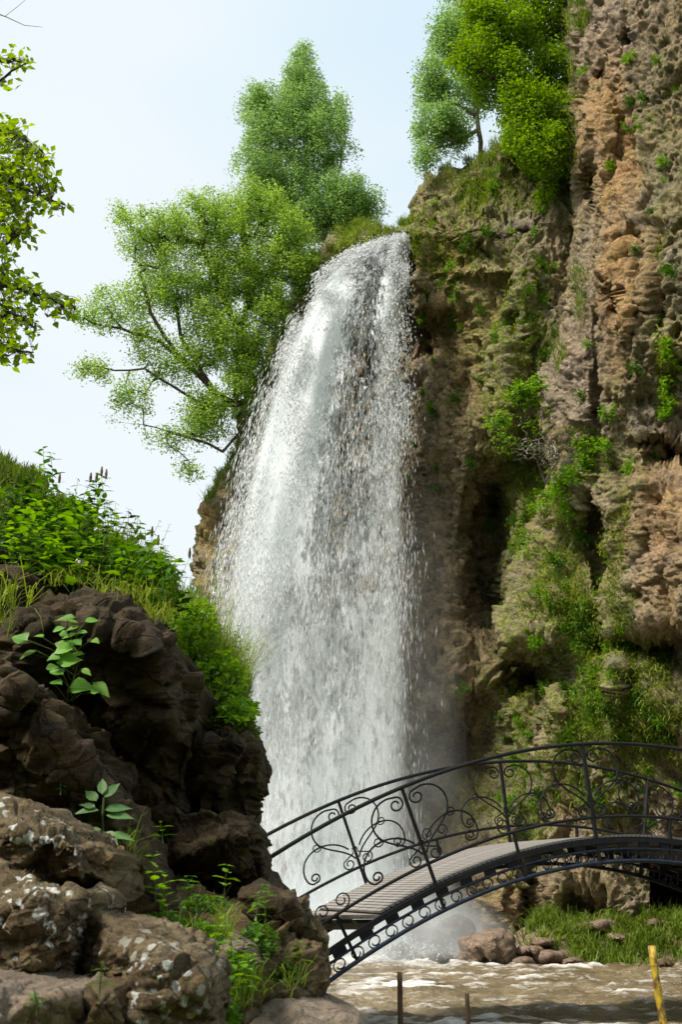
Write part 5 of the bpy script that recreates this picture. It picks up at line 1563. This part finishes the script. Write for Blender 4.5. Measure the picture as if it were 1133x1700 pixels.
for k in range(22):
    x = rk.uniform(60, 285); top = 800 + max(0, x - 130) * .75 + rk.uniform(-30, 30)
    p = at(x, top + 120, 5.6); t = at(x, top, 5.6)
    where = 'at the left of' if x < 150 else 'in the middle of' if x < 215 else 'at the right of'
    herb('grass_stalk', ('short ' if top > 830 else 'tall ') + ('seed-headed' if k % 5 == 0 else 'leaning' if k % 2 else 'upright') + ' thin stalk ' + where + ' the row against the sky', p, t[2] - p[2], 'narrow', 9, (rk.uniform(-.12, .25), 0), 500 + k, rk.uniform(.8, 1.3), group='thin stalks against the sky ' + where + ' the row', stem_r=.0018, head='seed' if k % 5 == 0 else None)
fl = herb('white_flower', 'small white flower head among the green herbs above the big boulder', at(128., 985., 5.0), .16, 'nettle', 3, (0, 0), 99, .7, head='flower', cat='flower')
more = []
for k in range(64):
    x = rk.uniform(-20, 290); s_top = 800 + max(0, x - 60) * .62
    yb = rk.uniform(s_top + 70, 925 + x * .33 + 40)
    Yd = 6.0 - (yb - s_top) / 160.
    p = at(x, yb, max(4.9, Yd)); h = rk.uniform(.14, .34)
    kk_ = rk.choice(['nettle', 'dark', 'bright', 'nettle'])
    look = dict(nettle='mid-green', dark='dark', bright='light')[kk_]
    side_ = 'beside the left picture edge' if x < 40 else 'under the tallest skyline stems' if x < 105 else 'around the white flower' if x < 160 else 'right of the white flower' if x < 225 else 'at the right end of the slope'
    lev = 'high on the slope' if yb < s_top + 110 else 'low above the boulder'
    look = ('short ' if h < .21 else 'taller ' if h > .28 else 'middling ') + look
    more.append(herb('leafy_herb', look + ' herb ' + side_ + ', ' + lev, p, h, kk_, 6, (rk.uniform(-.2, .3), rk.uniform(-.3, 0)), 200 + k, rk.uniform(1.0, 1.6), group='dense herbs ' + side_))

def near_grass(name, patches, n, L, w, mat, lean, bend, seed, jd=.12):
    rng = np.random.default_rng(seed)
    tot = sum(p[5] for p in patches); B, T = [], []
    for (x, y, rx, ry, Yd, wt_) in patches:
        m = int(n * wt_ / tot); a = rng.uniform(0, 2 * PI, m); q = np.sqrt(rng.random(m))
        xs, ys = x + rx * q * np.cos(a), y + ry * q * np.sin(a)
        B.append(at(xs, ys, Yd + rng.normal(0, jd, m))); T.append(.5 + .6 * perlin(np.stack([xs / 25, ys / 25, 0 * xs], -1)))
    v, f, r = blades(np.concatenate(B), L, w, rng, lean, bend, np.concatenate(T))
    return tag(link(name, mesh(name, v, f, False, dict(rnd=r)), None, M[mat]), kind='stuff')
near_grass('slope_grass', [(60, 900, 80, 40, 5.9, 3), (140, 930, 90, 35, 5.6, 4), (220, 970, 60, 30, 5.4, 3), (260, 1000, 30, 25, 5.3, 1.5), (20, 880, 50, 50, 6.0, 3)], 4500, .15, .0026, 'grass', (.1, -.1, 1), 1., 71)
near_grass('boulder_edge_grass', [(200, 995, 60, 10, 4.95, 2), (255, 1030, 30, 14, 5.0, 1.5), (120, 968, 50, 8, 5.0, 1)], 420, .13, .0022, 'grass_dry', (.1, -.4, .7), 1.3, 72)
near_grass('bright_grass_clump', [(325, 1080, 34, 70, 6.3, 4), (360, 1120, 34, 50, 6.1, 4), (380, 1160, 34, 26, 6.0, 3), (310, 1030, 20, 40, 6.5, 2)], 5200, .15, .0026, 'grass', (.10, -.1, 1), .8, 73)
near_grass('thin_long_grass', [(350, 1090, 44, 60, 6.2, 2), (395, 1130, 20, 30, 6.0, 2)], 420, .34, .0016, 'grass_dry', (.25, -.1, 1), .9, 93)
near_grass('moss_hump', [(30, 810, 50, 28, 6.4, 3), (-10, 790, 40, 30, 6.4, 2), (90, 850, 30, 20, 6.2, 1.5)], 6000, .07, .004, 'moss', (0, -.2, 1), .6, 74)
def leafy_ground(name, patches, n, ls, mat, seed, jd=.1):
    rng = np.random.default_rng(seed)
    tot = sum(p[5] for p in patches); C = []
    for (x, y, rx, ry, Yd, wt_) in patches:
        m = int(n * wt_ / tot); a = rng.uniform(0, 2 * PI, m); q = np.sqrt(rng.random(m))
        C.append(at(x + rx * q * np.cos(a), y + ry * q * np.sin(a), Yd + rng.normal(0, jd, m)))
    v, f, r = leaf_cloud(np.concatenate(C), ls, rng, .5, .62, .1)
    return tag(link(name, mesh(name, v, f, False, dict(rnd=r)), None, M[mat]), kind='stuff')
leafy_ground('slope_undergrowth', [(60, 890, 80, 45, 5.9, 4), (150, 930, 80, 45, 5.6, 5), (215, 950, 50, 45, 5.4, 4), (255, 965, 34, 45, 5.3, 3), (0, 850, 60, 40, 6.1, 3), (110, 860, 50, 30, 5.8, 2)], 6500, .050, 'leaf_herb', 75, .15)
leafy_ground('slope_undergrowth_dark', [(40, 880, 80, 60, 6.1, 4), (160, 950, 90, 40, 5.7, 5), (240, 980, 50, 40, 5.5, 3), (30, 930, 60, 40, 5.6, 3)], 9000, .05, 'leaf_dark', 76, .15)
leafy_ground('clump_undergrowth', [(330, 1070, 34, 75, 6.35, 5), (370, 1130, 38, 50, 6.1, 4), (395, 1180, 30, 22, 5.9, 2), (300, 1020, 18, 30, 6.6, 1)], 8000, .042, 'leaf_bright', 77, .22)
leafy_ground('knob_moss', [(380, 1200, 45, 14, 5.75, 3), (410, 1215, 22, 16, 5.7, 2), (340, 1180, 30, 20, 5.9, 2)], 2600, .02, 'moss', 78, .08)
# tall single plant rising from the clump
herb('tall_stalk_plant', 'tall upright leafy stalk standing out of the bright grass against the falling water', at(352., 1120., 6.0), .62, 'bright', 14, (0, 0), 300, .6)
for k, (x, y) in enumerate([(300, 1060), (330, 1080), (385, 1120), (405, 1150), (310, 1130)]):
    herb('bright_herb', 'bright green leafy stem among the grass clump on the right end of the bank', at(float(x), float(y), 6.1), .30, 'bright', 8, (.1, 0), 310 + k, .7, group='leafy stems in the bright grass clump')

# broad-leaved plant on the dark boulder
bl = empty('broad_leaved_plant', tuple(at(118., 1150., 4.35)), (0, 0, 0), 'bright broad-leaved creeping plant hanging on the face of the huge dark boulder', 'plant')
spots_bl = [(125, 1025, .9), (140, 1033, .8), (108, 1042, .6), (130, 1052, .7), (118, 1063, .8), (145, 1050, .6), (90, 1068, 1.1), (122, 1072, 1.0), (46, 1063, 1.0), (60, 1080, .8), (93, 1100, 1.25), (115, 1140, 1.3), (155, 1132, 1.1), (105, 1120, .9), (75, 1110, .7), (140, 1085, .7), (100, 1088, .7), (85, 1132, .7), (135, 1110, .6), (150, 1150, .6), (98, 1052, .5), (132, 1040, .6), (70, 1058, .6), (152, 1062, .5), (112, 1030, .5)]
stm = MB(); c0 = np.array(bl.location)
prev = at(118., 1160., 4.5)
for k, (x, y, s) in enumerate(spots_bl):
    p = at(float(x), float(y), 4.35 + .05 * math.sin(k * 2.3))
    l = link('leaf', leafset('round', .115, .105, 'leaf_herb')[k % 4] if k % 3 else LEAFSETS['bright'][k % 4], bl, None); l.location = p - c0
    l.rotation_euler = (Matrix.Rotation(random.uniform(.45, 1.0), 3, 'X') @ Matrix.Rotation(random.choice([1, -1]) * random.uniform(.9, 2.4), 3, 'Z')).to_euler(); ss = s * (.74 if k % 3 else 1.2); l.scale = (ss, ss, ss)
    anchor = at(118. + 6 * math.sin(k), min(1165., y + 40.), 4.48)
    stm.tube([anchor - c0, (anchor + p) / 2 - c0 + np.array([0, -.02, .01]), p - c0], .0022, 4)
link('stems', stm.mesh('stems'), bl, M['stem'])

# lance-leaved plant in the middle of the bank
lp = empty('lance_leaved_plant', tuple(at(170., 1385., 4.0)), (0, 0, 0), 'pale green rosette plant with long oval leaves in front of the dark rock', 'plant')
c0 = np.array(lp.location)
for k, (x, y, az, s, pit) in enumerate([(172, 1345, -1.25, 1.0, .1), (175, 1355, -1.5, 1.05, -.35), (165, 1345, 1.5, .9, -.1), (160, 1330, .7, .9, .5), (172, 1325, -.5, .9, .9), (168, 1378, 1.6, .8, -.3), (180, 1385, -1.7, 1.0, -.5), (176, 1380, -2.4, .8, -.5), (158, 1340, 1.2, .7, .3), (170, 1320, .2, .8, 1.1)]):
    l = link('leaf', LEAFSETS['lance'][k % 4], lp); l.location = at(float(x), float(y), 3.95) - c0; l.rotation_euler = (Matrix.Rotation(.75 + .3 * pit, 3, 'X') @ Matrix.Rotation(az, 3, 'Z')).to_euler(); l.scale = (s * .62,) * 3
m = MB(); m.tube([at(170., 1400., 4.05) - c0, at(170., 1350., 3.95) - c0, at(172., 1325., 3.95) - c0], .004, 5); link('stem', m.mesh('stem'), lp, M['stem'])

small = [(258, 1500, 3.95, .16, 'bright', 5, 'bright leafy plant left of the middle in the herb strip'), (270, 1520, 3.9, .13, 'bright', 5, 'low bright plant beneath the leafy plant in the herb strip'), (330, 1520, 4.1, .14, 'nettle', 5, 'star-shaped herb above the pinkish stone'), (320, 1500, 4.2, .10, 'nettle', 4, 'small herb high on the sloping boulder'),
         (345, 1605, 3.7, .15, 'bright', 5, 'light green herb right of the grey-lichened block'), (372, 1490, 4.3, .12, 'bright', 4, 'small herb close to the dark rounded rock, left one'), (440, 1540, 4.1, .15, 'nettle', 6, 'arching green herb on the dark rock touching the bridge arch'), (425, 1525, 4.15, .12, 'nettle', 5, 'dark green herb beside the arching herb'),
         (385, 1640, 3.6, .16, 'bright', 6, 'spiky bright herb near the bottom of the bank'), (400, 1665, 3.55, .14, 'bright', 6, 'lower herb under the spiky bright herb'), (365, 1670, 3.5, .13, 'nettle', 5, 'herb at the bottom right of the grey-lichened block'), (195, 1605, 2.75, .05, 'bright', 3, 'three small round leaves in the crack between the two blocks'),
         (420, 1650, 3.7, .13, 'nettle', 5, 'herb above the smooth tan boulder'), (500, 1610, 4.2, .10, 'bright', 4, 'small herb at the right edge of the bank by the water'), (60, 1685, 2.25, .05, 'nettle', 4, 'tiny herb on the flat tan corner rock'), (165, 1650, 2.3, .06, 'nettle', 4, 'tiny herb on the small mossy rock'),
         (270, 1400, 4.4, .08, 'nettle', 4, 'small herb in the dark above the herb strip'), (100, 1320, 4.0, .05, 'dark', 3, 'tiny dim herb in the dark hollow over the slab'), (310, 1560, 3.9, .13, 'nettle', 5, 'herb in the centre of the herb strip'), (400, 1600, 3.8, .12, 'dark', 5, 'dark herb below the pinkish stone')]
for k, (x, y, Yd, h, key, n, lb) in enumerate(small):
    herb('small_herb', lb, at(float(x), float(y), Yd), h, key, n, (random.uniform(-.3, .3), -.2), 400 + k, .75 if Yd > 3 else .35, group='small herbs on the near rocks', tipdown=.1, stem_r=.002)
leafy_ground('rock_strip_undergrowth', [(270, 1540, 40, 26, 4.0, 3), (330, 1560, 40, 30, 3.95, 3), (380, 1620, 40, 40, 3.75, 4), (370, 1680, 30, 26, 3.6, 2), (430, 1560, 30, 30, 4.15, 2), (340, 1500, 40, 14, 4.3, 1.5), (470, 1620, 30, 24, 4.2, 1)], 3000, .026, 'leaf_herb', 79, .05)
near_grass('rock_grass', [(370, 1560, 14, 30, 4.0, 2), (300, 1570, 40, 20, 3.9, 1), (10, 1020, 20, 40, 4.6, .8), (220, 1420, 12, 24, 4.1, .5), (400, 1650, 40, 30, 3.7, 1.5), (480, 1640, 30, 20, 4.1, .6)], 500, .12, .002, 'grass', (.1, -.3, .8), 1.2, 80)
near_grass('overhang_grass', [(8, 990, 10, 20, 4.6, 1), (45, 1000, 8, 10, 4.6, .6)], 26, .35, .003, 'grass_dry', (.3, -.5, .3), 1.8, 81)

print('tris', sum(len(m.loops) - 2 * len(m.polygons) for m in bpy.data.meshes), 'objects', len(bpy.data.objects))
